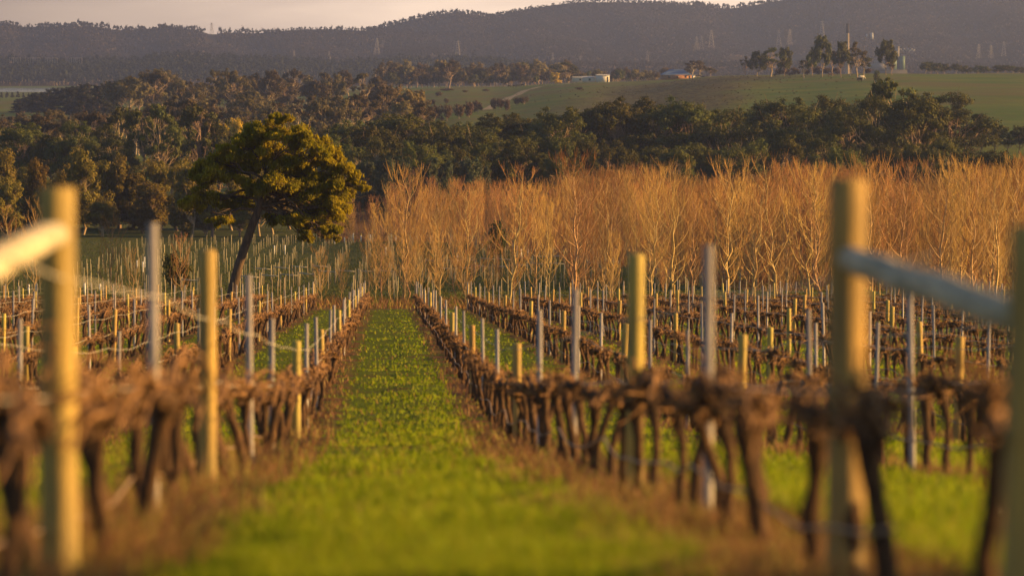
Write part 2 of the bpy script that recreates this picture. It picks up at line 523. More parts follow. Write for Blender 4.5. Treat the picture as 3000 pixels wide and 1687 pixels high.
t.links.new(bm_.outputs[0], gb.inputs['Normal'])
M['ground'] = gm

# poplar stand: nearest distance at which poplars stand, by photograph column
PF_X = [-400, 980, 1000, 1250, 1450, 1650, 1850, 2000, 2200, 3600]
PF_D = [900, 900, 598, 592, 530, 478, 415, 345, 318, 312]
def pop_front(px):
    return np.interp(px, PF_X, PF_D)

# ------------------------------------------------------------ ground sheet
us = np.concatenate([np.linspace(-1.6, -0.16, 30), np.linspace(-0.155, 0.24, 210), np.linspace(0.25, 1.6, 30)])
ds = np.concatenate([np.linspace(-6, 8, 8), np.geomspace(9, 260, 190), np.geomspace(264, 4200, 150), [5000, 6500, 9000]])
U_, D_ = np.meshgrid(us, ds)
GX = U_ * np.maximum(D_, 14.0)
GZ = zg(GX, D_)
V = np.stack([GX, D_, GZ], -1).reshape(-1, 3)
nu, nd = len(us), len(ds)
ii, jj = np.meshgrid(np.arange(nd - 1), np.arange(nu - 1), indexing='ij')
q = (ii * nu + jj)
Fq = np.stack([q, q + 1, q + nu + 1, q + nu], -1).reshape(-1, 4)
g = MB(); g.add(V, Fq)
gme = g.mesh('ground', [M['ground']], True)
PX = pxof(V[:, 0], np.maximum(V[:, 1], 1))
lit = np.clip((V[:, 1] - pop_front(PX) + 6) / 10, 0, 1) * (V[:, 1] < 780)
scb = np.clip(1 - np.abs((PX - 2000 + (V[:, 1] - 1700) * -0.28) / 330), 0, 1) * np.clip((V[:, 1] - 1000) / 200, 0, 1) * np.clip((1950 - V[:, 1]) / 120, 0, 1)
scb = np.clip(scb * 2.2 + _vn(V[:, 0], V[:, 1] * 0.4, 14) * 0.4, 0, 1) * (scb > 0.02)
for nm, ar in (('litter', lit), ('scrub', scb)):
    a = gme.attributes.new(nm, 'FLOAT', 'POINT')
    a.data.foreach_set('value', ar.astype(np.float32))
tag(obj('ground', gme), kind='structure')

# river
wm = mat('river_water', (0.10, 0.13, 0.16), 0.12, spec=0.5, noise=((0.02, 0.3, 0.1), (0.16, 0.19, 0.22), 0.4, 0.6))
w = MB()
w.add([(-2500, 3250, -32), (2800, 3250, -32), (2800, 3740, -32), (-2500, 3740, -32)], [(0, 1, 2, 3)])
tag(obj('water', w.mesh('water', [wm])), kind='structure')

# ------------------------------------------------------------ hills
def hill_fn(pxs, pys, d0, d1, amp, seed, lumps):
    """height of a hill whose crest is seen at (pxs, pys) at distance d1 and whose foot is at d0"""
    def f(x, y):
        x = np.asarray(x, float); y = np.asarray(y, float)
        px = 1130 + F * x / y
        crest = -(np.interp(px, pxs, pys) - 160) / F * d1
        tt = (y - d0) / (d1 - d0)
        up = np.clip(tt, 0, 1)
        up = up ** 0.95 * (1 - 0.18 * np.sin(up * np.pi))
        dn = np.clip((y - d1) / (0.6 * (d1 - d0) + 200), 0, 1)
        h = np.where(tt < 1, up, 1 - dn * dn * 0.8)
        env = np.clip(4 * up * (1 - up), 0, 1) * (tt < 1)
        base = -31.0
        z = base + (crest - base) * h
        sp = np.abs(np.sin(px / lumps + seed + 0.8 * np.sin(px / lumps * 0.37 + tt * 2))) * 0.6 + 0.4 * np.sin(px / lumps * 2.3 + seed * 3 + tt * 3)
        return z - env * amp * (sp * 0.5) * np.clip((crest - base) / 60, 0, 1.3)
    return f
hm = mat('hill_soil', (0.032, 0.031, 0.030), 0.95, spec=0.0, noise=((0.012, 0.012, 0.03), (0.055, 0.042, 0.030), 0.4, 0.6))
hills = {
    'low_hill': (hill_fn([-900, 0, 120, 250, 420, 460, 560, 640, 780, 900, 1010, 1150, 1400, 1700, 2200, 3000, 4200],
                         [190, 190, 192, 188, 180, 168, 164, 174, 176, 186, 196, 186, 190, 198, 200, 202, 205], 3760, 4300, 5, 0.3, 60), -900, 4200, 3760, 4300),
    'ridge': (hill_fn([-900, 0, 50, 80, 150, 250, 300, 345, 400, 500, 590, 612, 640, 660, 760, 900, 1000, 1100, 1300, 2600],
                      [66, 70, 76, 84, 80, 76, 80, 90, 90, 84, 92, 100, 101, 95, 98, 90, 88, 90, 110, 130], 4700, 6000, 26, 1.1, 110), -900, 2400, 4700, 6000),
    'mountain': (hill_fn([-200, 700, 1000, 1100, 1200, 1300, 1360, 1440, 1520, 1600, 1650, 1700, 1800, 1900, 1990, 2050, 2100, 2150, 2200, 2280, 2350, 2600, 3000, 4200],
                         [175, 165, 125, 88, 62, 42, 40, 49, 34, 22, 14, 7, 6, 12, 20, 15, 25, 24, 18, 5, -6, -45, -70, -60], 4550, 6600, 40, 2.2, 170), -200, 4200, 4550, 6600),
}
HZ = {}
for nm, (fn, p0, p1, d0, d1) in hills.items():
    pu = np.linspace((p0 - 1130) / F, (p1 - 1130) / F, 260)
    pd = np.concatenate([np.linspace(d0 - 60, d1, 46), np.linspace(d1 + 80, d1 + 1300, 12)])
    U_, D_ = np.meshgrid(pu, pd)
    Xh = U_ * D_
    Zh = fn(Xh, D_) + _vn(Xh, D_, 60, 1.0) * 1.6 - (D_ < d0) * 3
    q = (np.arange(len(pd) - 1)[:, None] * 260 + np.arange(259)[None, :])
    Fq = np.stack([q, q + 1, q + 261, q + 260], -1).reshape(-1, 4)
    h = MB(); h.add(np.stack([Xh, D_, Zh], -1).reshape(-1, 3), Fq)
    tag(obj(nm, h.mesh(nm, [hm], True)), kind='structure')
    HZ[nm] = fn

# hillside forests: one mass of small many-leaved crowns per hill
def crown_proto(rg, n=22, flat=1.0):
    c = MB()
    for k in range(3):
        leaf_clump(c, rg.normal(size=3) * 0.16 + np.array([0, 0, 0.62 + 0.12 * k]), (0.36, 0.36, 0.26 * flat), n // 3, 0.34, rg, 0, 0.7)
    c.tube([(0, 0, 0), (0.02, 0, 0.55)], [0.035, 0.02], 3, 1)
    return c.arrays()
protos = [crown_proto(rng) for _ in range(5)]
def hill_forest(name, hz, p0, p1, d0, d1, n, h0, h1, leaf='leaf_far', ridge=0, clear=None):
    mb = MB()
    px = rng.uniform(p0, p1, n)
    tt = rng.random(n) ** 0.8
    d = d0 + (d1 - d0) * tt
    if ridge:
        pr = rng.uniform(p0, p1, ridge)
        px = np.concatenate([px, pr]); d = np.concatenate([d, d1 - rng.uniform(-30, 60, ridge)])
    x = (px - 1130) / F * d
    if clear is not None:
        keep = ~clear(px, d)
        x, d, px = x[keep], d[keep], px[keep]
    z = hz(x, d) - 0.5
    dens = _vn(x, d, 130, 3.0)
    H = rng.uniform(h0, h1, len(x)) * (0.85 + 0.2 * dens) * (1 + 0.25 * (rng.random(len(x)) < 0.05))
    which = rng.integers(0, 5, len(x))
    for k in range(5):
        s = which == k
        if s.sum():
            Vp, Fp, mp_ = protos[k]
            sc3 = np.stack([H[s] * rng.uniform(0.55, 0.85, s.sum())] * 2 + [H[s]], 1)
            mb.tile(Vp, Fp, mp_, np.stack([x[s], d[s], z[s]], 1), sc3, rng.uniform(0, 6.28, s.sum()))
    o = obj(name, mb.mesh(name, [M[leaf], M['bark']]))
    tag(o, kind='stuff')
    return o
def clear_right(px, d):
    return (np.abs(px - 2310) < 170) & (d > 5000) & (d < 5250)
tag(hill_forest('mountain_forest', HZ['mountain'], 700, 3250, 4600, 6600, 26000, 5, 8.5, ridge=900, clear=clear_right), 'dry eucalypt forest covering the big mountain', 'forest')
tag(hill_forest('ridge_forest', HZ['ridge'], -250, 1450, 4750, 6000, 12000, 5, 9, ridge=600,
    clear=lambda px, d: (px > 605) & (px < 640) & (d > 5700)), 'open forest along the long ridge at left', 'forest')
tag(hill_forest('river_forest', HZ['low_hill'], -250, 1500, 3762, 4300, 6500, 5, 11, 'leaf_pine', ridge=260), 'dark forest on the low hill above the river', 'forest')
tag(hill_forest('valley_forest', HZ['low_hill'], 1400, 3250, 3790, 4500, 3000, 4, 9, ridge=90), 'scattered woodland at the foot of the mountain', 'forest')

# ------------------------------------------------------------ trees
def branch(mb, p0, p1, r0, r1, rg, sides=5, seg=5, wob=0.08, mi=0, sag=0.0):
    p0 = np.asarray(p0, float); p1 = np.asarray(p1, float)
    tt = np.linspace(0, 1, seg + 1)[:, None]
    ln = np.linalg.norm(p1 - p0)
    off = rg.normal(size=(seg + 1, 3)) * wob * ln
    off[0] = 0; off[-1] = 0
    P = p0 + (p1 - p0) * tt + off
    P[:, 2] += sag * ln * np.sin(tt[:, 0] * np.pi)
    mb.tube(P, np.linspace(r0, r1, seg + 1), sides, mi)
    return P

def gum(seed, H, W, style, leafmat, barkmat):
    """eucalypt: trunk, limbs and a crown of leaf clumps. style: dense, open, bush, tall, pine, wattle"""
    rg = np.random.default_rng(seed)
    tb, cb = MB(), MB()
    S = {'dense': (0.26, 34, 0.15, 560, 0.33), 'open': (0.38, 20, 0.135, 210, 0.46), 'bush': (0.10, 30, 0.16, 460, 0.28),
         'tall': (0.45, 13, 0.14, 190, 0.46), 'pine': (0.12, 30, 0.16, 170, 0.5), 'round': (0.08, 9, 0.30, 130, 0.30), 'mass': (0.30, 18, 0.17, 150, 0.8)}[style]
    base, nc, cr_, nl, ls = S
    top = np.array([rg.normal() * 0.05 * H, rg.normal() * 0.05 * H, H * (0.72 if style != 'pine' else 0.95)])
    tr = H * 0.021 + 0.05
    P = branch(tb, (0, 0, -0.4), top, tr, tr * 0.3, rg, 6, 7, 0.025)
    for k in range(nc):
        a = rg.uniform(0, 6.283)
        if style == 'pine':
            f = rg.random(); rad = W * 0.5 * (1 - f) ** 0.7 * math.sqrt(rg.random()); z = H * (base + (1 - base) * f * 0.93)
        elif style in ('bush', 'round'):
            f = rg.random(); rad = W * 0.5 * 0.8 * math.sqrt(rg.random()) * (1 - 0.55 * f); z = H * (0.2 + 0.70 * f)
        else:
            f = rg.random()
            env = math.sin(math.pi * min(1, 0.22 + 0.72 * f)) ** 0.7
            rad = W * 0.5 * env * (0.35 + 0.65 * math.sqrt(rg.random()))
            z = H * (base + 0.10 + (0.90 - base - 0.10) * f) + (1 - (rad / (W * 0.5))) * H * 0.05
        c = np.array([math.cos(a) * rad, math.sin(a) * rad, z])
        r = cr_ * min(H, W * 1.2) * rg.uniform(0.65, 1.25)
        rz = r * (0.62 if style in ('dense', 'open', 'tall') else 0.95)
        if style == 'pine': rz = r * 0.5
        i = min(len(P) - 2, int(len(P) * max(0.25, min(0.95, (z / H) * 0.75))))
        Q = branch(tb, P[i], c - np.array([0, 0, rz * 0.4]), tr * 0.36, tr * 0.10, rg, 4, 4, 0.07, sag=-0.06)
        for s_ in range(3):
            branch(tb, Q[2 + (s_ % 2)], c + rg.normal(size=3) * r * 0.55, tr * 0.13, tr * 0.04, rg, 3, 3, 0.07)
        n = int(nl * rg.uniform(0.7, 1.2))
        leaf_clump(cb, c, (r, r, rz), n, ls * rg.uniform(0.85, 1.1), rg, 0.35, 0.74)
        for s_ in range(2):
            c2 = c + unit(rg.normal(size=3)) * r * 0.9
            leaf_clump(cb, c2, (r * 0.5, r * 0.5, rz * 0.5), n // 5, ls, rg, 0.35, 0.5)
    if style in ('open', 'tall'):                      # bare dead limbs poking out of the crown
        for k in range(5):
            a = rg.uniform(0, 6.28)
            e = np.array([math.cos(a) * W * 0.45, math.sin(a) * W * 0.45, H * rg.uniform(0.5, 0.95)])
            branch(tb, P[4], e, tr * 0.3, 0.03, rg, 3, 4, 0.07)
    return tb.mesh('trunk', [M[barkmat]], True), cb.mesh('crown', [M[leafmat]])

def kit(seeds, H, W, style, leaf, bark):
    return [gum(s, H, W, style, leaf, bark) for s in seeds]
KITS = {
    'belt': (20.0, 15.0, kit([11, 12, 13, 14, 15, 16], 20, 15, 'dense', 'leaf_belt', 'bark')),
    'blue': (12.0, 8.0, kit([21, 22, 23], 12, 8, 'bush', 'leaf_blue', 'bark')),
    'bush': (13.0, 8.5, kit([31, 32, 33, 34], 13, 8.5, 'bush', 'leaf_bush', 'bark')),
    'open': (17.0, 12.0, kit([41, 42, 43, 44, 45], 17, 12, 'open', 'leaf_mid', 'bark_pale')),
    'opendark': (20.0, 12.0, kit([46, 47, 48], 20, 12, 'open', 'leaf_belt', 'bark')),
    'fars': (12.0, 11.0, kit([54, 55, 56], 12, 11, 'mass', 'leaf_belt', 'bark')),
    'midg': (15.0, 12.0, kit([157, 158, 159, 160], 15, 12, 'mass', 'leaf_mid_lit', 'bark_pale')),
    'midm': (15.0, 12.0, kit([57, 58, 59, 60], 15, 12, 'mass', 'leaf_mid', 'bark_pale')),
    'tall': (19.0, 9.0, kit([51, 52, 53], 19, 9, 'tall', 'leaf_mid', 'bark_pale')),
    'pine': (14.0, 9.0, kit([61, 62], 14, 9, 'pine', 'leaf_pine', 'bark_dark')),
    'yellow': (9.0, 9.0, kit([71], 9, 9, 'bush', 'leaf_yellow', 'bark')),
    'shrub': (4.0, 5.0, kit([81, 82, 83], 4, 5, 'round', 'shrub', 'bark')),
    'greenbush': (4.0, 3.6, kit([91, 92], 4, 3.6, 'round', 'leaf_belt', 'bark')),
}
TREES = []      # (px, d, label seed, ...)
NAMES = {'belt': ('eucalyptus_tree', 'eucalypt'), 'blue': ('eucalyptus_tree', 'eucalypt'), 'bush': ('wattle_tree', 'wattle'),
         'open': ('eucalyptus_tree', 'eucalypt'), 'opendark': ('eucalyptus_tree', 'eucalypt'), 'tall': ('eucalyptus_tree', 'eucalypt'), 'fars': ('eucalyptus_tree', 'eucalypt'), 'midm': ('eucalyptus_tree', 'eucalypt'), 'midg': ('eucalyptus_tree', 'eucalypt'),
         'pine': ('pine_tree', 'pine'), 'yellow': ('wattle_tree', 'wattle'), 'shrub': ('shrub', 'shrub'), 'greenbush': ('bush', 'bush')}
def tree(kitn, px, d, top=None, h=None, w=None, region='', adj=''):
    H0, W0, ks = KITS[kitn]
    x = wx(px, d)
    z = float(zg(x, d))
    if h is None: h = wz(top, d) - z
    if h < 1: return
    tm, cm = ks[rnd.randrange(len(ks))]
    sz = h / (H0 * (1.0 if kitn not in ('belt', 'blue', 'bush') else 1.07))
    sw = (w / F * d) / W0 if w else sz * rnd.uniform(0.85, 1.2)
    nm, cat = NAMES[kitn]
    o = empty(nm, (x, d, z - 0.1), rnd.uniform(0, 6.28), cat=cat)
    o.scale = (sw, sw, sz)
    obj('trunk', tm, o); obj('crown', cm, o)
    TREES.append((px, o, kitn, region, adj))
    return o

# ---- dark eucalypt belt behind the poplars (right) : column, top row, width
belt = [(1010, 345, 150), (1085, 350, 150), (1190, 318, 215), (1290, 350, 160), (1400, 350, 150), (1480, 325, 190), (1570, 345, 160), (1640, 305, 150),
        (1720, 300, 150), (1800, 278, 160), (1850, 275, 170), (1930, 300, 160), (2000, 278, 150), (2060, 300, 150), (2130, 300, 170), (2210, 300, 160),
        (2290, 272, 150), (2360, 295, 170), (2440, 265, 150), (2500, 290, 170), (2560, 275, 150), (2620, 228, 130), (2680, 270, 170), (2770, 268, 210),
        (2890, 420, 190), (2960, 470, 150)]
for px, ty, w_ in belt:
    d = rnd.uniform(770, 860)
    if px > 2850: d = 640
    elif px > 2500: ty -= 16
    tree('belt' if px != 2620 else 'opendark', px, d, ty, w=w_ * 1.35, region='belt')
for px in range(980, 3060, 62):                      # lower and nearer trees filling the belt
    tree('belt', px + rnd.uniform(-20, 20), rnd.uniform(705, 765), rnd.uniform(375, 430) if px < 2800 else rnd.uniform(450, 500), w=rnd.uniform(120, 170), region='belt')
for px in range(1050, 2700, 110):
    tree('belt', px + rnd.uniform(-20, 20), rnd.uniform(870, 930), rnd.uniform(320, 360) - max(0, px - 1500) * 0.035, w=rnd.uniform(130, 170), region='belt')
for px, ty, w_ in [(1075, 452, 90), (1130, 442, 105), (1180, 450, 90), (1250, 446, 110), (1300, 455, 80), (1375, 445, 110), (1410, 470, 80)]:
    tree('blue', px, rnd.uniform(680, 700), ty, w=w_, region='blue')
# ---- left woods
for px, ty, w_ in [(60, 345, 190), (-20, 350, 150), (150, 370, 150), (220, 330, 160), (300, 350, 150), (350, 300, 130), (420, 300, 120), (470, 290, 120),
                   (500, 330, 130), (590, 285, 140), (640, 330, 130), (330, 380, 150), (120, 400, 140), (540, 370, 140), (880, 355, 140), (960, 350, 130), (820, 335, 120),
                   (700, 400, 130), (780, 400, 130), (920, 400, 120), (1020, 390, 110), (640, 410, 130)]:
    tree('belt' if ty > 310 else 'opendark', px, rnd.uniform(790, 900), ty + 6, w=w_, region='left_wood')
for px, ty, w_ in [(10, 410, 110), (70, 470, 140), (110, 440, 90), (185, 450, 130), (240, 405, 120), (300, 450, 130), (345, 430, 100), (395, 480, 120), (250, 500, 120),
                   (350, 520, 130), (470, 450, 130), (520, 450, 110), (560, 430, 120), (600, 450, 120), (160, 510, 130), (20, 500, 130), (440, 520, 130), (530, 540, 110),
                   (620, 520, 120), (700, 500, 120), (100, 540, 120), (300, 560, 110), (680, 440, 110), (760, 450, 110), (850, 470, 110), (930, 460, 110), (985, 480, 100),
                   (800, 520, 100), (900, 540, 100), (-30, 560, 120), (200, 580, 100), (60, 590, 100), (420, 590, 90), (600, 600, 90), (700, 580, 90)]:
    tree('bush', px, rnd.uniform(615, 668), ty, w=w_ * 1.05, region='left_bush')
tree('yellow', 690, 950, 345, w=75, region='yl'); tree('yellow', 655, 940, 362, w=50, region='yl2')
# ---- middle-distance open woodland
midw = []
for px in np.arange(330, 1130, 27):
    midw.append((px + rnd.uniform(-12, 12), rnd.uniform(1500, 1950), 205 + rnd.uniform(-8, 45) + (max(0, 480 - px) * 0.13)))
for px in np.arange(560, 1240, 24):
    midw.append((px + rnd.uniform(-12, 12), rnd.uniform(1150, 1450), rnd.uniform(255, 320)))
for px in np.arange(1100, 2010, 11):
    midw.append((px + rnd.uniform(-8, 8), rnd.uniform(2330, 2460), 180 + rnd.uniform(0, 40) + (15 if px > 1700 else 0)))
for px, d, ty in midw:
    tree(rnd.choice(['open', 'midm', 'tall'] if px < 1150 else ['midg', 'midg', 'open', 'midg']), px, d, ty, region='mid_right' if px > 1150 else 'mid_left')
tree('open', 1318, 2200, 174, w=75, region='lone'); tree('opendark', 1660, 2250, 180, w=70, region='lone2')
tree('yellow', 1625, 2280, 212, w=45, region='ym')
for px in range(1130, 1960, 22):                         # dark understorey along the back of the pasture
    tree('fars' if rnd.random() < 0.4 else 'midm', px + rnd.uniform(-6, 6), rnd.uniform(2310, 2370), rnd.uniform(205, 228), region='mid_under')
for px in np.arange(55, 340, 19):
    tree('pine', px + rnd.uniform(-5, 5), rnd.uniform(1750, 1950), float(np.interp(px, [50, 58, 144, 202, 272, 340], [290, 286, 266, 256, 246, 240])) + rnd.uniform(-5, 5), w=72, region='pines')
for px in np.arange(-10, 90, 16):
    tree('pine', px, 2500 + rnd.uniform(-60, 60), 269 + rnd.uniform(-3, 3), region='pines2')
for px in np.arange(0, 560, 26):
    tree('open', px + rnd.uniform(-10, 10), rnd.uniform(1000, 1250), rnd.uniform(318, 350) - max(0, px - 250) * 0.12, region='low_left')
# ---- trees on the ridge of the pasture
for px, d, ty, w_, kd in [(2182, 1760, 165, 26, 'tall'), (2218, 1740, 158, 42, 'opendark'), (2258, 1740, 140, 52, 'opendark'), (2297, 1760, 146, 34, 'opendark'),
                          (2352, 1600, 178, 26, 'tall'), (2378, 1700, 158, 34, 'opendark'), (2408, 1650, 112, 46, 'opendark'), (2438, 1680, 150, 30, 'tall'),
                          (2462, 1620, 128, 38, 'opendark'), (2490, 1640, 165, 30, 'tall'), (2510, 1600, 120, 40, 'tall'), (2530, 1640, 165, 36, 'opendark'),
                          (2594, 1660, 124, 48, 'opendark'), (2611, 1660, 180, 22, 'tall'), (2568, 1500, 212, 18, 'greenbush'), (2030, 2000, 178, 40, 'tall'),
                          (2048, 2010, 180, 34, 'open'), (2010, 2050, 200, 34, 'open'), (2080, 2020, 200, 30, 'open')]:
    tree('fars' if kd == 'opendark' and rnd.random() < 0.65 else kd, px, d, ty - 3, w=w_ * 1.25, region='ridge')
for px, ty in [(2710, 186), (2725, 184), (2745, 188), (2765, 190), (2800, 190), (2830, 196), (2865, 196), (2885, 198), (2920, 194), (2945, 194), (2965, 196), (2985, 200)]:
    tree('fars', px, 2080 + rnd.uniform(-30, 60), ty - 2, w=34, region='ridge_right')
for px, ty in [(2280, 200), (2300, 198), (2330, 200), (2360, 202), (2390, 196), (2420, 198), (2445, 200), (2540, 200)]:
    tree('shrub', px, 1790, ty, w=34, region='scrub')
for px, ty, d, w_ in [(1285, 263, 1930, 22), (1303, 255, 2150, 26), (1318, 254, 2150, 24), (1362, 259, 2050, 20), (1425, 255, 2100, 28), (1308, 283, 1750, 14), (1254, 286, 1750, 14),
                      (1268, 286, 1750, 14), (1760, 250, 2050, 18), (1778, 254, 2000, 20), (1605, 249, 2250, 30), (1590, 266, 1800, 28), (1612, 264, 1800, 18), (1640, 268, 1750, 18),
                      (1660, 262, 1780, 24), (1680, 262, 1760, 22), (1695, 250, 1800, 26), (1710, 264, 1770, 20), (1735, 260, 1800, 24), (1750, 264, 1780, 18), (1445, 285, 1550, 22),
                      (1465, 284, 1550, 26), (1485, 288, 1500, 24), (1515, 280, 1600, 22), (1535, 278, 1600, 30), (1280, 300, 1400, 32), (1310, 302, 1400, 34), (1345, 300, 1420, 34),
                      (1375, 296, 1440, 34), (1400, 292, 1500, 28), (2070, 222, 1900, 28), (2085, 228, 1880, 18)]:
    tree('shrub', px, d, ty + 5, w=w_ * 1.35, region='field')
for px, ty in [(2840, 366), (2875, 360), (2915, 362), (2950, 366), (2985, 362), (3020, 362)]:
    tree('belt', px, 900, ty, w=60, region='right_low')
tree('greenbush', 1460, 470, 655, w=66, region='bush_mid')
tree('greenbush', 505, 330, 745, w=70, region='bush_left'); tree('greenbush', 545, 330, 765, w=50, region='bush_left2')
tree('greenbush', 1250, 300, 825, w=34, region='bush_aisle')

o = tree('bush', 1500, 13.0, h=5.4, region='near')  # wattle added out of view so that its shadow darkens the foreground
o.location = (10.0, 15.2, float(zg(10.0, 15.2))); o.scale = (0.5, 0.72, 0.235)

# ------------------------------------------------------------ the leaning tree
HD = 275.0
HS = HD / F
def hp(px, py, dy=0.0):
    return np.array([wx(px, HD + dy), HD + dy, wz(py, HD)])
rg = np.random.default_rng(5)
tb, cb = MB(), MB()
bz = float(zg(wx(678, HD), HD))
root = hp(676, 868); root[2] = bz
trunkpts = [root + np.array([-0.1, 0, -0.5]), hp(684, 830), hp(700, 770), hp(722, 705), hp(742, 650), hp(762, 600), hp(780, 560)]
tb.tube(trunkpts, [0.46, 0.36, 0.33, 0.31, 0.29, 0.27, 0.22], 9)
cl = [(800, 385, 100, 42), (740, 400, 75, 45), (870, 400, 70, 48), (690, 470, 100, 50), (630, 505, 88, 50), (600, 572, 78, 42), (690, 590, 80, 36), (760, 450, 90, 55),
      (840, 470, 90, 50), (930, 430, 60, 42), (970, 455, 64, 48), (1000, 500, 52, 45), (1035, 535, 36, 26), (960, 540, 72, 48), (900, 560, 80, 52), (820, 540, 70, 48),
      (930, 620, 66, 45), (980, 605, 42, 45), (960, 660, 44, 28), (860, 640, 62, 34), (800, 645, 48, 28), (560, 600, 48, 26), (650, 640, 56, 26), (1060, 545, 30, 20), (740, 540, 70, 42), (880, 500, 70, 42),
      (830, 350, 52, 26), (965, 695, 34, 20), (905, 692, 36, 18), (900, 640, 70, 42), (960, 672, 46, 26), (1010, 605, 40, 36),  (655, 445, 52, 34), (1010, 570, 44, 34), (890, 680, 40, 18)]
for k, (px, py, rx, ry) in enumerate(cl):
    dy = rg.uniform(-2.0, 2.0)
    c = hp(px, py, dy)
    rx *= HS * 1.0; ry *= HS * 0.96
    st = trunkpts[-1] if py < 560 else trunkpts[-2]
    if k % 3 == 0: st = trunkpts[-1] * 0.75 + trunkpts[-2] * 0.25
    P = branch(tb, st, c - np.array([0, 0, ry * 0.3]), 0.13, 0.035, rg, 5, 6, 0.05, sag=0.08)
    for s_ in range(6):
        e = c + rg.normal(size=3) * np.array([rx, rx * 0.8, ry]) * 0.55
        Q = branch(tb, P[3 + s_ % 3], e, 0.045, 0.012, rg, 4, 4, 0.07)
        for u_ in range(2):
            branch(tb, Q[2 + u_], e + rg.normal(size=3) * np.array([rx, rx, ry]) * 0.4, 0.02, 0.007, rg, 3, 3, 0.08)
    n = int(6400 * (rx * ry) / 1.6)
    nsub = max(12, int(24 * rx * ry / 3) + 8)
    for s_ in range(nsub):                              # feathery sprays inside each clump
        dv = unit(rg.normal(size=3))
        cc = c + dv * np.array([rx, rx * 0.9, ry]) * rg.uniform(0.15, 0.85)
        r = min(rx, ry) * rg.uniform(0.28, 0.56)
        leaf_clump(cb, cc, (r * 1.25, r * 1.25, r * 0.8), max(60, n // nsub), 0.10, rg, 0.9, 0.2, long=2.8, jit=0.9)
h_root = empty('wattle_tree', (root[0], root[1], bz), label='leaning tree with a broad feathery yellow-green crown at the edge of the vine rows', cat='tree')
for nm, b_, m_, sm in (('trunk', tb, M['bark_dark'], True), ('crown', cb, M['leaf_hero'], False)):
    b_.v = [v_ - np.array([root[0], root[1], bz]) for v_ in b_.v]
    obj(nm, b_.mesh(nm, [m_], sm), h_root)

# ------------------------------------------------------------ poplars
def poplar(seed, H, nb, sub, spread, mats, low=0.12, lean=0.03, tw=0.011, split=False):
    rg = np.random.default_rng(seed)
    tb_, cb_ = MB(), MB()
    top = np.array([rg.normal() * lean * H, rg.normal() * lean * H, H])
    P = branch(tb_, (0, 0, -0.3), top, 0.008 * H + 0.02, 0.012, rg, 5, 10, 0.012)
    for k in range(nb):
        f = low + (0.96 - low) * (k + rg.random()) / nb
        a = k * 2.4 + rg.uniform(-0.5, 0.5)
        i = f * 10
        i0 = min(9, int(i))
        p0 = P[i0] + (P[i0 + 1] - P[i0]) * (i - i0)
        env = (math.sin(math.pi * min(1.0, (f * 0.80 + 0.14))) ** 0.6)
        ln = H * spread * env * rg.uniform(0.75, 1.2)
        ca, sa = math.cos(a), math.sin(a)
        seg = 5
        pts = [p0]
        ang = rg.uniform(0.85, 1.15)
        for s_ in range(seg):
            ang -= rg.uniform(0.10, 0.22)
            dv = np.array([ca * math.sin(ang), sa * math.sin(ang), math.cos(ang)]) + rg.normal(size=3) * 0.08
            pts.append(pts[-1] + dv * ln / seg)
        pts = np.array(pts)
        if pts[-1, 2] > H * 1.02: pts[:, 2] = p0[2] + (pts[:, 2] - p0[2]) * (H * 1.02 - p0[2]) / (pts[-1, 2] - p0[2])
        r0 = max(tw * 1.3, (0.0035 * H) * (1 - f) + 0.012)
        (tb_ if split else cb_).tube(pts, np.linspace(r0, tw * 0.8, seg + 1), 3, 0)
        for s_ in range(sub):
            j = rg.uniform(0.8, seg - 0.05)
            j0 = int(j)
            q0 = pts[j0] + (pts[j0 + 1] - pts[j0]) * (j - j0)
            aa = a + rg.choice([-1, 1]) * rg.uniform(0.3, 1.5)
            an = rg.uniform(0.1, 0.7)
            l2 = ln * rg.uniform(0.18, 0.45)
            dv = np.array([math.cos(aa) * math.sin(an), math.sin(aa) * math.sin(an), math.cos(an)])
            d2 = unit(dv + np.array([0, 0, 0.5]))
            cb_.tube(np.array([q0, q0 + dv * l2 * 0.5, q0 + dv * l2 * 0.5 + d2 * l2 * 0.5]), [tw, tw * 0.85, tw * 0.5], 3, 1)
    return tb_, cb_
POPD = []
for s in range(9):
    a_, b_ = poplar(100 + s, 10.0, 46, 14, 0.25, None, low=0.08, tw=0.0115)
    POPD.append((a_.mesh('trunk', [M['pop_bark']], True), b_.mesh('branches', [M['pop_bark'], M['pop_twig']])))
POPF = []
for s in range(4):
    a_, b_ = poplar(200 + s, 11.0, 34, 10, 0.34, None, low=0.12, tw=0.011, split=True, lean=0.05)
    POPF.append((a_.mesh('trunk', [M['pop_bark']], True), b_.mesh('twigs', [M['pop_bark'], M['pop_twig']])))
POPS = []
def place_pop(kit_, px, d, h, H0, region, front=False, grey=False, w=1.0):
    x = wx(px, d); z = float(zg(x, d))
    a_, b_ = kit_[rnd.randrange(len(kit_))]
    o = empty('poplar_tree', (x, d, z), rnd.uniform(0, 6.28), cat='poplar')
    s = h / H0
    o.scale = (s * w, s * w, s)
    obj('trunk', a_, o)
    obj('twigs' if front else 'branches', b_, o)
    POPS.append((px, d, o, region))
    return o
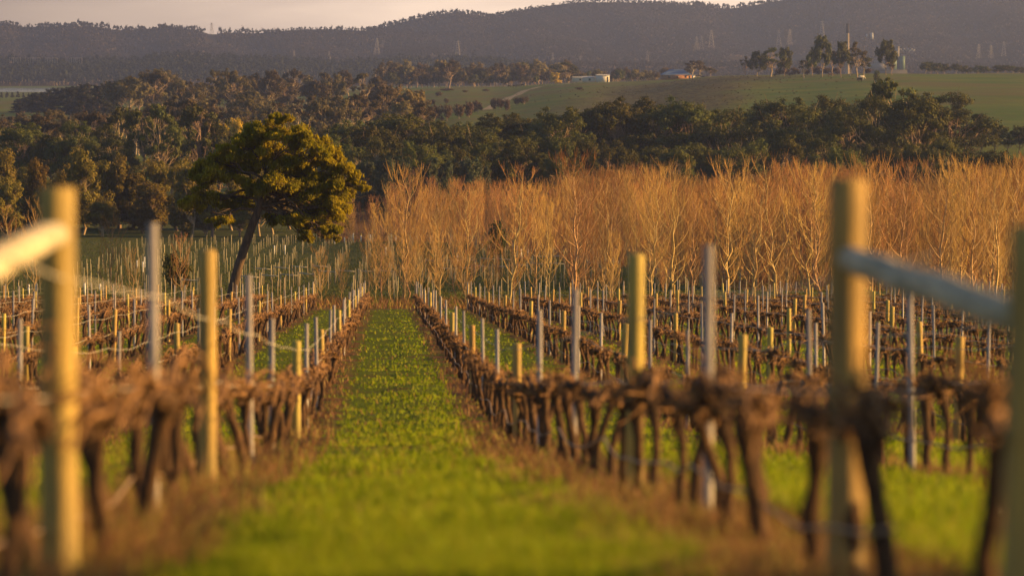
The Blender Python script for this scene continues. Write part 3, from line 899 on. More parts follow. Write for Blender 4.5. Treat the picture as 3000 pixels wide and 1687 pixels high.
front_pop = [(1180, 860, 505), (1118, 880, 640), (1290, 855, 590), (1365, 860, 545), (1100, 850, 700), (1240, 850, 660), (1490, 845, 505), (1565, 850, 560), (1610, 850, 600), (1680, 850, 470), (1718, 850, 520),
             (1790, 845, 520), (1905, 850, 505), (1960, 850, 490), (2280, 855, 470), (2130, 855, 490), (2370, 855, 500), (2400, 860, 520), (2560, 850, 480), (2630, 850, 490), (2750, 850, 480), (2855, 850, 500), (2920, 850, 520),
             (328, 850, 640), (385, 850, 730), (530, 845, 690), (90, 850, 600), (20, 855, 620), (1000, 850, 740), (1140, 860, 740), (940, 845, 730), (1430, 850, 690), (1330, 850, 690), (2025, 850, 560), (2200, 850, 540)]
for px, by, ty in front_pop:
    d = 262 + rnd.uniform(0, 30)
    x = wx(px, d)
    h = wz(ty, d) - float(zg(x, d))
    place_pop(POPF, px, d, h, 11.0, 'front', True, w=1.15 if ty < 600 else 1.0)
for k in range(34):                                   # slim saplings scattered in front of the stand
    px = rnd.choice([rnd.uniform(960, 2950), rnd.uniform(1100, 2000)])
    d = rnd.uniform(262, 330)
    if px < 1650: d = rnd.uniform(262, 420)
    place_pop(POPF if k % 2 else POPD, px, d, rnd.uniform(3.0, 6.5), 11.0, 'front', True, w=rnd.uniform(0.8, 1.2))
# the dense stand, thickest near its front edge
cand = []
for k in range(8000):
    px = rnd.uniform(880, 3080)
    d = rnd.uniform(305, 640)
    if px < 1000 and d < 600: continue
    if px < 1400 and d > 612: continue
    pf = float(pop_front(px))
    if px < 1000: pf = 600
    if d < pf: continue
    cand.append((d - pf, px, d))
cand.sort()
sel = []
for dd, px, d in cand:
    x = wx(px, d)
    if all((x - a) ** 2 + (d - b) ** 2 > 2.6 ** 2 for _, a, b in sel[-400:]):
        sel.append((px, x, d))
IND = [s_ for s_ in sel if s_[2] < float(pop_front(s_[0])) + 40][:262]
REST = [s_ for s_ in sel if s_ not in IND]
for px, x, d in IND:
    col_h = 9.5 + 1.0 * math.sin(px / 90.0) + 0.8 * math.sin(px / 37.0 + 1)
    if px < 1450: col_h -= 0.8 if px > 1130 else 1.6
    place_pop(POPD, px, d, col_h * rnd.uniform(0.66, 1.06), 10.0, 'dense', w=rnd.uniform(0.85, 1.1))
a_, b_ = poplar(300, 10.0, 34, 4, 0.24, None, low=0.12, tw=0.018)
lite = []
for s in range(3):
    a_, b_ = poplar(300 + s, 10.0, 30, 4, 0.22, None, low=0.12, tw=0.02)
    lite.append((a_.arrays(), b_.arrays()))
mb = MB()
rs = REST
if len(REST) > 850: rs = [REST[i] for i in np.linspace(0, len(REST) - 1, 850).astype(int)]
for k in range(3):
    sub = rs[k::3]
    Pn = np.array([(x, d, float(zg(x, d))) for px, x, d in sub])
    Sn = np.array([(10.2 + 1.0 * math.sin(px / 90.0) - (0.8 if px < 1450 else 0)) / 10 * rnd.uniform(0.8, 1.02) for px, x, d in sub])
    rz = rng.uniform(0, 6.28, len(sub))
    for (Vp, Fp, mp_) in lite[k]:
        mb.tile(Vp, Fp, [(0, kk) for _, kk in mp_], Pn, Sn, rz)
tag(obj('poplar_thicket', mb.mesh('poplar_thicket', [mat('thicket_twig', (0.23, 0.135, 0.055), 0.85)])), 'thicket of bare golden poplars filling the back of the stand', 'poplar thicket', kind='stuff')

# ------------------------------------------------------------ vineyard rows
ROWX = [ROW0 + ROWS * k for k in range(-8, 14)]
def rowname(k):                                 # k = index relative to the first left row
    if k <= 0:
        n = -k + 1
        return ('vine row just left of the grass path' if n == 1 else f'{nth(n)} vine row left of the grass path')
    return ('vine row just right of the grass path' if k == 1 else f'{nth(k)} vine row right of the grass path')
def in_frame(x, y, m=30):
    p = float(pxof(x, y))
    return -m < p < 3000 + m

def post_mesh(seed, H, r, bevel=0.012):
    b = MB()
    rg = np.random.default_rng(seed)
    zs = [-0.4, 0, H * 0.3, H * 0.6, H * 0.9, H - bevel, H]
    rr = [r * 1.03, r * 1.03, r, r * 0.99, r * 0.97, r * 0.97, r * 0.84]
    lx, ly = rg.normal() * 0.012, rg.normal() * 0.012
    b.tube([(lx * z, ly * z, z) for z in zs], rr, 14, 0, True)
    return b.mesh('wooden_post', [M['wood']], False)
def steel_mesh(seed, H, w=0.058, t_=0.042):
    b = MB()
    pr = [(-w / 2, -t_ / 2), (w / 2, -t_ / 2), (w / 2, t_ / 2), (w / 2 - 0.009, t_ / 2), (w / 2 - 0.009, -t_ / 2 + 0.009), (-w / 2 + 0.009, -t_ / 2 + 0.009), (-w / 2 + 0.009, t_ / 2), (-w / 2, t_ / 2)]
    V = [(x, y, -0.4) for x, y in pr] + [(x, y, H) for x, y in pr]
    Fs = [(i, (i + 1) % 8, 8 + (i + 1) % 8, 8 + i) for i in range(8)]
    b.add(V, Fs)
    b.f.append(np.array([list(range(8, 16))])); b.m.append((0, 1))
    return b.mesh('steel_post', [M['steel']])
WOODM = [post_mesh(s, 1.85, 0.070) for s in range(5)]
NEARM = [post_mesh(20 + s, 1.85, 0.082) for s in range(2)]
ENDM = post_mesh(30, 1.52, 0.085)
STEELM = [steel_mesh(s, 2.0) for s in range(2)]
posts = {}
def add_post(kind, k, x, y, me, rz=0.0):
    posts.setdefault((kind, k), []).append((y, x, me, rz))
for i, x0 in enumerate(ROWX):
    k = i - 8
    if k in (0, 1):
        ws = [16.5 if k else 16.8]; ss = [23.6]
        if k == 1: add_post('end', k, x0 + 0.045, 12.1, ENDM)
        add_post('wood', k, x0, ws[0], NEARM[k])
        add_post('steel', k, x0, ss[0], STEELM[0], rnd.uniform(-0.3, 0.3))
        y0 = 30.7 if k else 29.7
    else:
        y0 = 30.7 + rnd.uniform(-1.5, 1.5) - 9.6
    n = 0 if k in (0, 1) else 2
    y = y0
    while y < 256:
        xx = x0 + rnd.uniform(-0.05, 0.05)
        if n % 3 == 0:
            if in_frame(xx, y): add_post('wood', k, xx, y, rnd.choice(WOODM))
        elif in_frame(xx, y): add_post('steel', k, xx, y, rnd.choice(STEELM), rnd.uniform(-0.5, 0.5))
        n += 1
        y += 9.6
    y = 254.5 + rnd.uniform(-1, 1)
    if in_frame(x0, y): add_post('wood', k, x0, y, rnd.choice(WOODM))
for (kind, k), lst in posts.items():
    lst.sort(key=lambda q: q[0])
    for n, (y, x, me, rz) in enumerate(lst, 1):
        nm = 'steel_post' if kind == 'steel' else 'wooden_post'
        o = obj(nm, me)
        if kind == 'wood' and y > 25: o.scale = (1, 1, 1.07 if y < 35 else 0.87)
        if kind == 'steel' and y < 25: o.scale = (1, 1, 0.89 if k else 0.965)
        if kind == 'steel' and y > 45: o.scale = (1, 1, 0.93)
        o.location = (x, y, float(zg(x, y)) - 0.02 + (0 if kind == 'end' else rnd.uniform(-0.08, 0.08)) * (0 if y < 32 else 1))
        o.rotation_euler = (rnd.gauss(0, 0.012), rnd.gauss(0, 0.012), rz) if y > 25 else (0, 0, rz)
        if kind == 'end':
            tag(o, 'dark round end post at the right edge, holding the outer end of the brace rail', 'post', 'wooden posts of the vine rows')
        elif kind == 'wood':
            tag(o, f'round wooden post, {nth(n)} from the front, {rowname(k)}', 'post', 'wooden posts of the vine rows')
        else:
            tag(o, f'slim grey steel post, {nth(n)} from the front, {rowname(k)}', 'post', 'steel posts of the vine rows')
# brace rails of the two near end assemblies
def rail(p0, p1, r, label):
    b = MB()
    p0 = np.array(p0); p1 = np.array(p1)
    c = (p0 + p1) / 2
    tt = np.linspace(0, 1, 9)[:, None]
    P = p0 + (p1 - p0) * tt - c
    P += rng.normal(size=P.shape) * 0.004
    b.tube(P, [r * 0.9] + [r * 1.02] * 3 + [r] * 4 + [r * 0.92], 12, 0, True)
    o = obj('brace_rail', b.mesh('brace_rail', [M['rail']], False))
    o.location = c
    tag(o, label, 'rail', 'brace rails of the end posts')
rail((2.03, 12.15, -0.845), (1.99, 16.42, -0.875), 0.060, 'pale rounded brace rail sloping down between the tall post and the right edge')
rail((-1.43, 11.6, -0.74), (-1.43, 16.72, -0.775), 0.060, 'sunlit rounded brace rail joining the tall wooden post at the left edge')

# vines
def vine_parts(seed, kind):
    rg = np.random.default_rng(seed)
    tb_, cb_ = MB(), MB()
    n = 7
    zs = np.linspace(-0.1, 0.80, n)
    sway = np.cumsum(rg.normal(size=(n, 2)) * 0.019, axis=0) + np.linspace(0, 1, n)[:, None] * rg.normal(size=2) * 0.08
    P = np.stack([sway[:, 0] - sway[1, 0], sway[:, 1] - sway[1, 1], zs], 1)
    r = np.array([0.062, 0.052, 0.042, 0.044, 0.042, 0.052, 0.070]) * rg.uniform(0.7, 1.0)
    tb_.tube(P, r * (1 + rg.normal(size=n) * 0.12), 7, 0)
    top = P[-1]
    # knobbly head and short arms along the row (Y)
    for sgn in (-1, 1):
        L_ = 0.42 if kind == 'arm' else rg.uniform(0.12, 0.3)
        Q = np.array([top, top + np.array([0.02, sgn * L_ * 0.45, 0.05]), top + np.array([rg.normal() * 0.03, sgn * L_, 0.04 + rg.normal() * 0.02])])
        tb_.tube(Q, [0.066, 0.046, 0.030], 6, 0, True)
    for s_ in range(7):                            # spurs and knots
        a = rg.uniform(0, 6.28)
        e = top + np.array([math.cos(a) * 0.11, math.sin(a) * 0.2, rg.uniform(-0.10, 0.12)])
        tb_.tube(np.array([top + (e - top) * 0.2, e * 0.55 + top * 0.45, e]), [0.035, 0.036, 0.018], 5, 0, True)
    if kind == 'arm':                              # long canes tied along the wire, gold in the sun
        for s_ in range(7):
            sgn = rg.choice([-1, 1])
            m = 7
            tt = np.linspace(0, 1, m)
            ln = rg.uniform(0.8, 1.25)
            C = np.stack([top[0] + rg.normal() * 0.04 + rg.normal(size=m) * 0.02, top[1] + sgn * ln * tt, top[2] + 0.06 + rg.uniform(0.05, 0.22) * np.sin(tt * np.pi) - 0.10 * tt + rg.normal(size=m) * 0.012], 1)
            cb_.tube(C, np.linspace(0.014, 0.006, m), 4, 0)
        for s_ in range(7):
            y_ = rg.uniform(-0.9, 0.9)
            C0 = np.array([rg.normal() * 0.05, y_, 0.86])
            cb_.tube(np.array([C0, C0 + rg.normal(size=3) * 0.08 + np.array([0, 0, 0.04]), C0 + rg.normal(size=3) * 0.13]), [0.006, 0.005, 0.003], 3, 0)
    else:                                          # pruned short canes in a tuft
        for s_ in range(4):
            sgn = rg.choice([-1, 1]); m = 6; tt = np.linspace(0, 1, m); ln = rg.uniform(0.5, 1.0)
            C = np.stack([top[0] + rg.normal() * 0.04 + rg.normal(size=m) * 0.02, top[1] + sgn * ln * tt, top[2] + 0.04 + rg.uniform(0.0, 0.1) * np.sin(tt * np.pi) - 0.06 * tt + rg.normal(size=m) * 0.015], 1)
            cb_.tube(C, np.linspace(0.014, 0.006, m), 4, 0)
        for s_ in range(30):
            a = rg.uniform(0, 6.28)
            b0 = top + np.array([math.cos(a) * 0.07, rg.uniform(-0.28, 0.28), rg.uniform(-0.05, 0.08)])
            dv = np.array([rg.normal() * 0.6, rg.normal() * 0.7, rg.uniform(-0.5, 1.0)])
            dv = dv / np.linalg.norm(dv) * rg.uniform(0.08, 0.26)
            cb_.tube(np.array([b0, b0 + dv * 0.5 + rg.normal(size=3) * 0.02, b0 + dv]), [0.011, 0.008, 0.004], 3, 0)
    return tb_, cb_
VT = {}
for kd in ('arm', 'head'):
    VT[kd] = [vine_parts(400 + s + (50 if kd == 'arm' else 0), kd) for s in range(6)]
VM = {kd: [(a.mesh('trunk', [M['vine']], True), b.mesh('canes', [M['cane']])) for a, b in v] for kd, v in VT.items()}
vines = []
for i, x0 in enumerate(ROWX):
    k = i - 8
    y = {0: 12.6, 1: 12.9}.get(k, 13.0 + rnd.random())
    while y < 252:
        if rnd.random() > 0.05 and in_frame(x0, y, 60):
            vines.append((y, x0 + rnd.gauss(0, 0.04), k))
        y += rnd.uniform(1.15, 1.8) if k > 0 else rnd.uniform(1.35, 2.1)
vines.sort()
cnt = {}
far_v = []
for n, (y, x, k) in enumerate(vines):
    kd = 'arm' if k <= 0 else 'head'
    if n < 296:
        vi = rnd.randrange(6)
        tm, cm = VM[kd][vi]
        cnt[k] = cnt.get(k, 0) + 1
        o = empty('grape_vine', (x, y, float(zg(x, y))), rnd.choice([0, math.pi]) + rnd.gauss(0, 0.15),
                  f'gnarled bare grapevine, {nth(cnt[k])} from the front, {rowname(k)}', 'grapevine', 'grapevines in the nearer rows')
        s = rnd.uniform(0.92, 1.12)
        o.scale = (s * 1.1, s, s * rnd.uniform(0.96, 1.06))
        obj('trunk', tm, o); obj('canes', cm, o)
    else:
        far_v.append((y, x, k, kd))
mb = MB()
for kd in ('arm', 'head'):
    for vi in range(6):
        sub = [v for j, v in enumerate(far_v) if v[3] == kd and j % 6 == vi]
        if not sub: continue
        Pn = np.array([(x, y, float(zg(x, y))) for y, x, k, _ in sub])
        S = rng.uniform(0.95, 1.15, len(sub)); rz = rng.choice([0, np.pi], len(sub)) + rng.normal(size=len(sub)) * 0.15
        for part, mi in ((VT[kd][vi][0], 0), (VT[kd][vi][1], 1)):
            Vp, Fp, mp_ = part.arrays()
            mb.tile(Vp, Fp, [(mi, kk) for _, kk in mp_], Pn, np.stack([S * 1.2, S, S], 1), rz)
tag(obj('far_vines', mb.mesh('far_vines', [M['vine'], M['cane']])), 'bare vines in the farther part of the vineyard rows', 'vines', kind='stuff')

# wires and drip tubes, one object each per row
def strand(name, x0, y0, y1, hgt, r, sag, step, m_, label, cat, group, side=0.0):
    ys = np.arange(y0, y1, step)
    ph = (ys - y0) / 9.6 * np.pi
    zs = zg(np.full_like(ys, x0), ys) + hgt - sag * np.abs(np.sin(ph)) + sag * 0.25 * np.sin(ys * 0.9 + x0)
    xs = np.full_like(ys, x0) + side + 0.03 * np.sin(ys * 0.7 + x0)
    b = MB(); b.tube(np.stack([xs, ys, zs], 1), r, 4)
    tag(obj(name, b.mesh(name, [M[m_]], True)), label, cat, group)
for i, x0 in enumerate(ROWX):
    k = i - 8
    ys = 14 if k in (0, 1) else max(16, abs(x0) * (F / 1900 if x0 > 0 else F / 1150))
    if ys > 240: continue
    strand('trellis_wire', x0, ys, 254, 0.93, 0.005, 0.015, 2.4, 'wire', f'thin lower wire strung along the {rowname(k)}', 'wire', 'trellis wires')
    strand('trellis_wire', x0, ys, 254, 1.45, 0.0045, 0.02, 2.4, 'wire', f'thin upper wire strung along the {rowname(k)}', 'wire', 'trellis wires', 0.05)
    strand('drip_hose', x0, ys, 252, 0.42 if k > 0 else 0.38, 0.010, 0.10, 1.2, 'hose', f'sagging drip hose along the {rowname(k)}', 'hose', 'drip hoses', -0.10)

# ------------------------------------------------------------ grass and weeds
def blades(name, pts, h, w, mname, lean=0.35, label='', cat=''):
    n = len(pts)
    a = rng.uniform(0, 6.28, n)
    le = rng.normal(size=(n, 2)) * lean
    p0 = np.stack([pts[:, 0], pts[:, 1], zg(pts[:, 0], pts[:, 1]) - 0.01], 1)
    side = np.stack([np.cos(a), np.sin(a), np.zeros(n)], 1) * (w / 2)[:, None]
    m1 = p0 + np.stack([le[:, 0] * h * 0.35, le[:, 1] * h * 0.35, h * 0.6], 1)
    tp = p0 + np.stack([le[:, 0] * h, le[:, 1] * h, h], 1)
    V = np.stack([p0 - side, p0 + side, m1 + side * 0.7, m1 - side * 0.7, tp], 1).reshape(-1, 3)
    o = np.arange(n)[:, None] * 5
    b = MB()
    b.add(V, o + np.array([[0, 1, 2, 3]]))
    b.f.append((o + np.array([[3, 2, 4]]))); b.m.append((0, n))
    ob = obj(name, b.mesh(name, [M[mname]]))
    return tag(ob, label, cat, kind='stuff')
def scatter(n, y0, y1, power=1.0):
    """points in the view wedge, spread so that they are about evenly dense in the picture"""
    u = rng.random(n)
    y = 1 / ((1 / y0) * (1 - u) + (1 / y1) * u)
    px = rng.uniform(-80, 3080, n)
    x = y * (px - 1130) / F
    return x, y
x, y = scatter(420000, 13.5, 253)
fr = np.abs(((x - ROW0) / ROWS + 0.5) % 1.0 - 0.5) * ROWS        # metres from the nearest row
fr = fr + _vn(x, y, 0.8) * 0.12
pat = _vn(x, y, 2.3, 5.0) + 0.6 * _vn(x, y, 0.7, 1.0)
keep = (rng.random(len(x)) < 0.62 + 0.45 * pat) & (fr > (0.42 + 0.35 * rng.random(len(x)) ** 2) * np.where(x > 3.7, 0.4 + 0.6 * (_vn(x, y, 1.5, 3.0) > 0), np.where((x > 0) & (y < 60), 1.35, 1.0)))
x, y, fr = x[keep], y[keep], fr[keep]
tall = 0.5 + 0.5 * _vn(x, y, 1.7, 1.0)
hh = (0.035 + 0.075 * rng.random(len(x)) ** 1.5) * (0.7 + 0.6 * tall) * (1.0 + 0.8 * np.clip((46 - y) / 24, 0, 1)) * np.where(fr < 0.75, 1.2, 1.0)
ww = 0.006 + 0.00042 * y
blades('grass', np.stack([x, y], 1), hh, ww, 'grass', 0.35, 'bright green grass between the vine rows', 'grass')
x, y = scatter(330000, 13.5, 262)
fr = ((x - ROW0) / ROWS + 0.5) % 1.0 - 0.5
wid = 0.66 + 0.25 * _vn(x, y, 1.9, 7.0) + 0.35 * ((x > 0) & (x < 3.5) & (y < 60))
keep = np.abs(fr * ROWS) < wid * np.sqrt(rng.random(len(x)))
stray = (rng.random(len(x)) < 0.06 + 0.10 * (_vn(x, y, 1.4, 9.0) > 0.35))
keep &= (rng.random(len(x)) < np.clip(np.where(np.round((x - ROW0) / ROWS) == 0, 0.85, np.where(np.round((x - ROW0) / ROWS) == 1, 0.85, np.where(x < 0, 0.6, 0.55))) + 0.6 * _vn(x, y, 1.3, 4.0), 0.08, 1))
keep |= stray
x, y, stray = x[keep], y[keep], stray[keep]
rowk = np.round((x - ROW0) / ROWS)
hh = (0.06 + 0.26 * rng.random(len(x)) ** 2) * np.where(rowk == 0, 1.55, np.where(rowk < 0, 1.1, 0.95)) * (0.75 + 0.4 * _vn(x, y, 0.9, 2.0)) * np.where(stray, 0.4, 1.0)
ww = 0.006 + 0.00026 * y
blades('dry_weeds', np.stack([x, y], 1), np.maximum(hh, 0.03), ww, 'weeds', 0.6, 'reddish brown dry weeds along the foot of the vine rows', 'weeds')

x, y = scatter(90000, 252, 640)
p_ = pxof(x, y)
pf_ = pop_front(p_)
inside = (y > pf_ - 8) | (y < 276) & (rng.random(len(x)) < 0.7)
x2, y2 = x[inside], y[inside]
blades('undergrowth', np.stack([x2, y2], 1), rng.uniform(0.15, 0.8, len(x2)) ** 1.3, 0.03 + 0.00015 * y2, 'weeds', 0.5, 'dry brown undergrowth at the foot of the poplars', 'undergrowth')
x, y = scatter(150000, 258, 600)
p_ = pxof(x, y)
keep = (y < pop_front(p_)) & (_vn(x, y, 4.0, 2.0) + 0.7 * rng.normal(size=len(x)) > -0.3)
x, y = x[keep], y[keep]
blades('block_grass', np.stack([x, y], 1), rng.uniform(0.06, 0.22, len(x)), 0.05 + 0.0001 * y, 'blockgrass', 0.5, 'rough dull green grass of the young block', 'grass')

# ------------------------------------------------------------ young block: stakes, tree guards, end braces
def stake_me(seed, H=1.45):
    b = MB(); b.box(-0.024, 0.024, -0.024, 0.024, -0.3, H)
    return b
skb = stake_me(0)
SK = [skb.mesh('stake', [M['stake']])]
stk = []
for r_ in range(-16, 30):
    x0 = 2.9 * r_ + 0.6
    for y in np.arange(268, 596, 7.4):
        yy = y + rnd.uniform(-2.0, 2.0)
        p = float(pxof(x0, yy))
        if p < -20 or p > 2250: continue
        lim = np.interp(p, [0, 240, 420, 1000], [330, 420, 560, 600])
        if yy > lim: continue
        if p > 980 and yy > float(pop_front(p)) - 1: continue
        stk.append((yy, x0 + rnd.uniform(-0.4, 0.4), r_, p))
stk.sort()
Hs = {}
ind = stk[:285]
percol = {}
for yy, x, r_, p in ind:
    o = obj('stake', SK[0]); o.location = (x, yy, float(zg(x, yy)))
    o.scale = (1, 1, rnd.uniform(0.85, 1.1))
    o.rotation_euler = (rnd.gauss(0, 0.02), rnd.gauss(0, 0.02), rnd.uniform(0, 1.5))
    percol.setdefault(r_, []).append(o)
rows_sorted = sorted(percol)
for j, r_ in enumerate(rows_sorted, 1):
    for n, o in enumerate(percol[r_], 1):
        tag(o, f'thin pale stake, {nth(n)} from the front in the {nth(j)} young-vine row from the left', 'stake', 'stakes of the young vines')
mb = MB()
Vp, Fp, mp_ = skb.arrays()
sub = stk[285:]
mb.tile(Vp, Fp, mp_, np.array([(x, y, float(zg(x, y))) for y, x, r_, p in sub]), np.stack([np.ones(len(sub))] * 2 + [rng.uniform(0.85, 1.1, len(sub))], 1), rng.uniform(0, 1.5, len(sub)))
tag(obj('far_stakes', mb.mesh('far_stakes', [M['stake']])), 'pale stakes standing in the back of the young block', 'stakes', kind='stuff')
gme_ = MB(); gme_.tube([(0, 0, -0.05), (0, 0, 0.95)], 0.075, 8, 0, True)
gme_ = gme_.mesh('tree_guard', [M['guard']], True)
gds = [(1009, 722, 570), (1035, 705, 590), (1057, 707, 590), (1085, 704, 590), (1160, 711, 575), (1178, 724, 560), (1222, 724, 560), (1259, 720, 560), (1320, 727, 545),
       (1434, 737, 520), (1454, 739, 515), (1463, 741, 510), (1504, 747, 500), (1515, 749, 495), (1547, 753, 480), (1340, 778, 440), (1527, 762, 470), (1130, 752, 490), (980, 718, 560),
       (803, 745, 500), (834, 748, 495), (400, 730, 430), (422, 732, 428), (417, 772, 400), (246, 840, 300), (291, 853, 290), (82, 835, 300), (103, 825, 310)]
gds.sort()
for n, (px, py, d) in enumerate(gds, 1):
    x = wx(px, d)
    o = obj('tree_guard', gme_); o.location = (x, d, float(zg(x, d)) + rnd.uniform(0, 0.15)); s_ = rnd.uniform(0.9, 1.3); o.scale = (1, 1, s_)
    tag(o, f'white tubular plant guard among the young vines, {nth(n)} from the left', 'tree guard', 'white guards in the young block')
br = [(1265, 758), (1318, 758), (1368, 756), (1426, 754), (1476, 755), (1522, 748), (1582, 747), (1634, 746), (1690, 746), (1740, 765), (1795, 762), (1015, 788), (1072, 789), (1132, 788), (1192, 780),
      (1300, 781), (1357, 780), (1411, 775), (1464, 775), (1521, 772), (1576, 768), (1632, 768), (768, 781), (822, 779), (876, 776), (936, 774), (731, 805), (788, 801), (844, 799), (899, 796), (957, 790), (555, 815), (600, 812)]
br.sort()
bb = MB(); bb.box(-0.05, 0.05, -0.05, 0.05, -0.3, 1.35)
bbm = bb.mesh('post', [M['stake']])
bb = MB(); bb.tube([(0, 0, 1.15), (0.75, -0.1, 1.08), (1.5, -0.2, 1.05)], 0.06, 8, 0, True)
brm = bb.mesh('rail', [M['rail']], True)
for n, (px, py) in enumerate(br, 1):
    d = 300.0
    for _ in range(20):
        z = float(zg(wx(px, d), d)) + 1.2
        d = d * 0.5 + 0.5 * (-z * F / (py - 160))
    d = min(max(d, 280), 560)
    x = wx(px, d) - 0.7
    o = empty('end_brace', (x, d, float(zg(x, d))), rnd.uniform(-0.35, 0.15), f'pale end brace of a young vine row, {nth(n)} from the left', 'end brace', 'end braces of the young vine rows')
    obj('post', bbm, o)
    q = obj('post', bbm, o); q.location = (1.5, -0.2, 0)
    obj('rail', brm, o)

# ------------------------------------------------------------ far buildings, stack, pylons, animals
def building(name, px, d, w, dp, h, rh, wall, roof, label, cat, rz=0.0, hip=False, nwin=3, door=True, sill=None):
    x = wx(px, d)
    z = float(zg(x, d))
    o = empty(name, (x, d, z - 0.1), rz, label, cat)
    b = MB(); b.box(-w / 2, w / 2, -dp / 2, dp / 2, 0, h); obj('wall', b.mesh('wall', [M[wall]]), o)
    b = MB()
    e = 0.4
    ins = dp / 2 if hip else 0.0
    V = [(-w / 2 - e, -dp / 2 - e, h + 0.003), (w / 2 + e, -dp / 2 - e, h + 0.003), (w / 2 + e, dp / 2 + e, h + 0.003), (-w / 2 - e, dp / 2 + e, h + 0.003), (-w / 2 - e + ins, 0, h + rh), (w / 2 + e - ins, 0, h + rh)]
    b.add(V, [(0, 1, 5, 4), (2, 3, 4, 5)]); b.add(V, [(0, 4, 3), (1, 2, 5)]); b.add(V, [(0, 3, 2, 1)])
    obj('roof', b.mesh('roof', [M[roof]]), o)
    for k in range(nwin):
        cx = -w / 2 + w * (k + 0.75) / (nwin + 0.5)
        b = MB(); b.box(cx - 0.6, cx + 0.6, -dp / 2 - 0.04, -dp / 2 - 0.01, h * 0.4, h * 0.8)
        obj('window', b.mesh('window', [M['glass']]), o)
    if door:
        b = MB(); b.box(w / 2 - 1.6, w / 2 - 0.6, -dp / 2 - 0.05, -dp / 2 - 0.01, 0, h * 0.78)
        obj('door', b.mesh('door', [M['glass']]), o)
    return o
building('farmhouse', 1980, 2010, 15, 9, 2.6, 2.9, 'brick', 'roofblue', 'brick farmhouse with blue hipped roof at the edge of the pasture', 'house', 0.1, True)
building('farm_shed', 1710, 2250, 13, 8, 2.8, 0.7, 'cream', 'roofgrey', 'long low cream shed beside the pasture trees', 'shed', 0.1, nwin=2)
building('farm_shed', 1742, 2235, 14, 8, 2.8, 0.9, 'cream', 'roofgrey', 'middle cream shed between the long shed and the tall white shed', 'shed', -0.1, nwin=2)
building('farm_shed', 1765, 2230, 7, 7, 4.2, 0.5, 'whitewall', 'whitewall', 'tall narrow white shed, right end of the farm sheds', 'shed', 0.1, nwin=0)
building('farmhouse', 735, 1700, 13, 8, 2.6, 1.8, 'whitewall', 'whitewall', 'white house half hidden behind the left gum trees', 'house', 0.2)
building('farmhouse', 775, 1720, 7, 6, 2.8, 1.6, 'cream', 'whitewall', 'small pale house right of the white house among gums', 'house', -0.2, nwin=1)
def far_building(name, px, py, d, w, dp, h, rh, wall, roof, label, cat, rz=0.0, nwin=3):
    o = building(name, px, d, w, dp, h, rh, wall, roof, label, cat, rz, nwin=nwin, door=False)
    hzv = max(float(HZ['low_hill'](wx(px, d), d)), float(zg(wx(px, d), d)))
    o.location.z = hzv
    b = MB(); b.box(-w / 2 - 1, w / 2 + 1, -dp / 2 - 1, dp / 2 + 1, -8, 0.02); obj('foundation', b.mesh('foundation', [M['concrete']]), o)
    return o
far_building('valley_house', 1280, 178, 4260, 10, 8, 4, 2, 'whitewall', 'roofgrey', 'pale house with grey roof on the low hill before the mountain', 'house')
far_building('valley_house', 1306, 178, 4250, 9, 8, 5, 1, 'whitewall', 'whitewall', 'blocky white house on the low hill, right of the grey-roofed one', 'house', nwin=2)
# smelter-like plant with tall stack
def stack():
    d = 3900.0
    x = wx(2481, d); z = float(HZ['low_hill'](x, d)) - 3
    o = empty('smokestack', (x, d, z), 0, 'tall cream smokestack with a sooty black top in front of the mountain', 'smokestack')
    H = wz(70, d) - z
    b = MB(); b.tube([(0, 0, 0), (0, 0, H * 0.4), (0, 0, H * 0.84)], [2.3, 1.95, 1.65], 16); obj('shaft', b.mesh('shaft', [M['stack']], True), o)
    b = MB(); b.tube([(0, 0, H * 0.84), (0, 0, H)], [1.66, 1.55], 16, 0, True); b.tube([(0, 0, H * 0.985), (0, 0, H * 0.995)], 1.9, 16, 0, True)
    obj('sooty_top', b.mesh('sooty_top', [M['soot']], False), o)
stack()
def factory():
    d = 3850.0
    x = wx(2620, d); z = wz(205, d)
    o = empty('factory', (x, d, z), 0, 'green and grey factory with a square tower beyond the pasture', 'factory')
    def part(nm, bx, m_):
        b = MB(); [b.box(*q) for q in bx]; obj(nm, b.mesh(nm, [M[m_]]), o)
    s = d / F
    part('tower', [(3 * s, 12 * s, -2, 3, 0, 66 * s), (2.5 * s, 12.5 * s, -2.5, 3.5, 66 * s, 68 * s), (5 * s, 10 * s, -1, 2, 68 * s, 69 * s)], 'concrete')
    part('main_hall', [(-72 * s, -18 * s, -8, 8, 0, 18 * s), (-60 * s, -30 * s, -6, 6, 18 * s, 27 * s)], 'concrete')
    part('green_hall', [(-18 * s, 2.4 * s, -7, 8, 0, 36 * s), (12.6 * s, 27 * s, -7, 8, 0, 40 * s)], 'plantgreen')
    part('conveyor', [(-12 * s, -9 * s, -10, -8, 0, 52 * s), (-12 * s, 3 * s, -10, -8, 50 * s, 54 * s)], 'concrete')
    part('silo', [(-85 * s, -74 * s, -4, 4, 0, 12 * s)], 'whitewall')
    part('foundation', [(-90 * s, 32 * s, -11, 10, -14, -0.01)], 'darkbase')
    b = MB()
    rg = np.random.default_rng(3)
    for k in range(26):
        f = k / 26
        c = np.array([(14 + 45 * f) * s, 0, (58 + 2 * math.sin(k)) * s])
        leaf_clump(b, c, (2.0 * s, 2.0 * s, (1.6 + 1.5 * f) * s), 30, 0.9, rg)
    pm = tag(obj('steam', b.mesh('steam', [M['steam']])), 'thin white steam plume drifting right from the factory tower', 'steam', kind='stuff')
    pm.location = (x, d, z)
factory()
far_building('industrial_shed', 2705, 185, 3880, 22, 10, 4, 1.5, 'roofgrey', 'roofblue', 'long blue-roofed industrial shed right of the factory', 'shed', nwin=4)
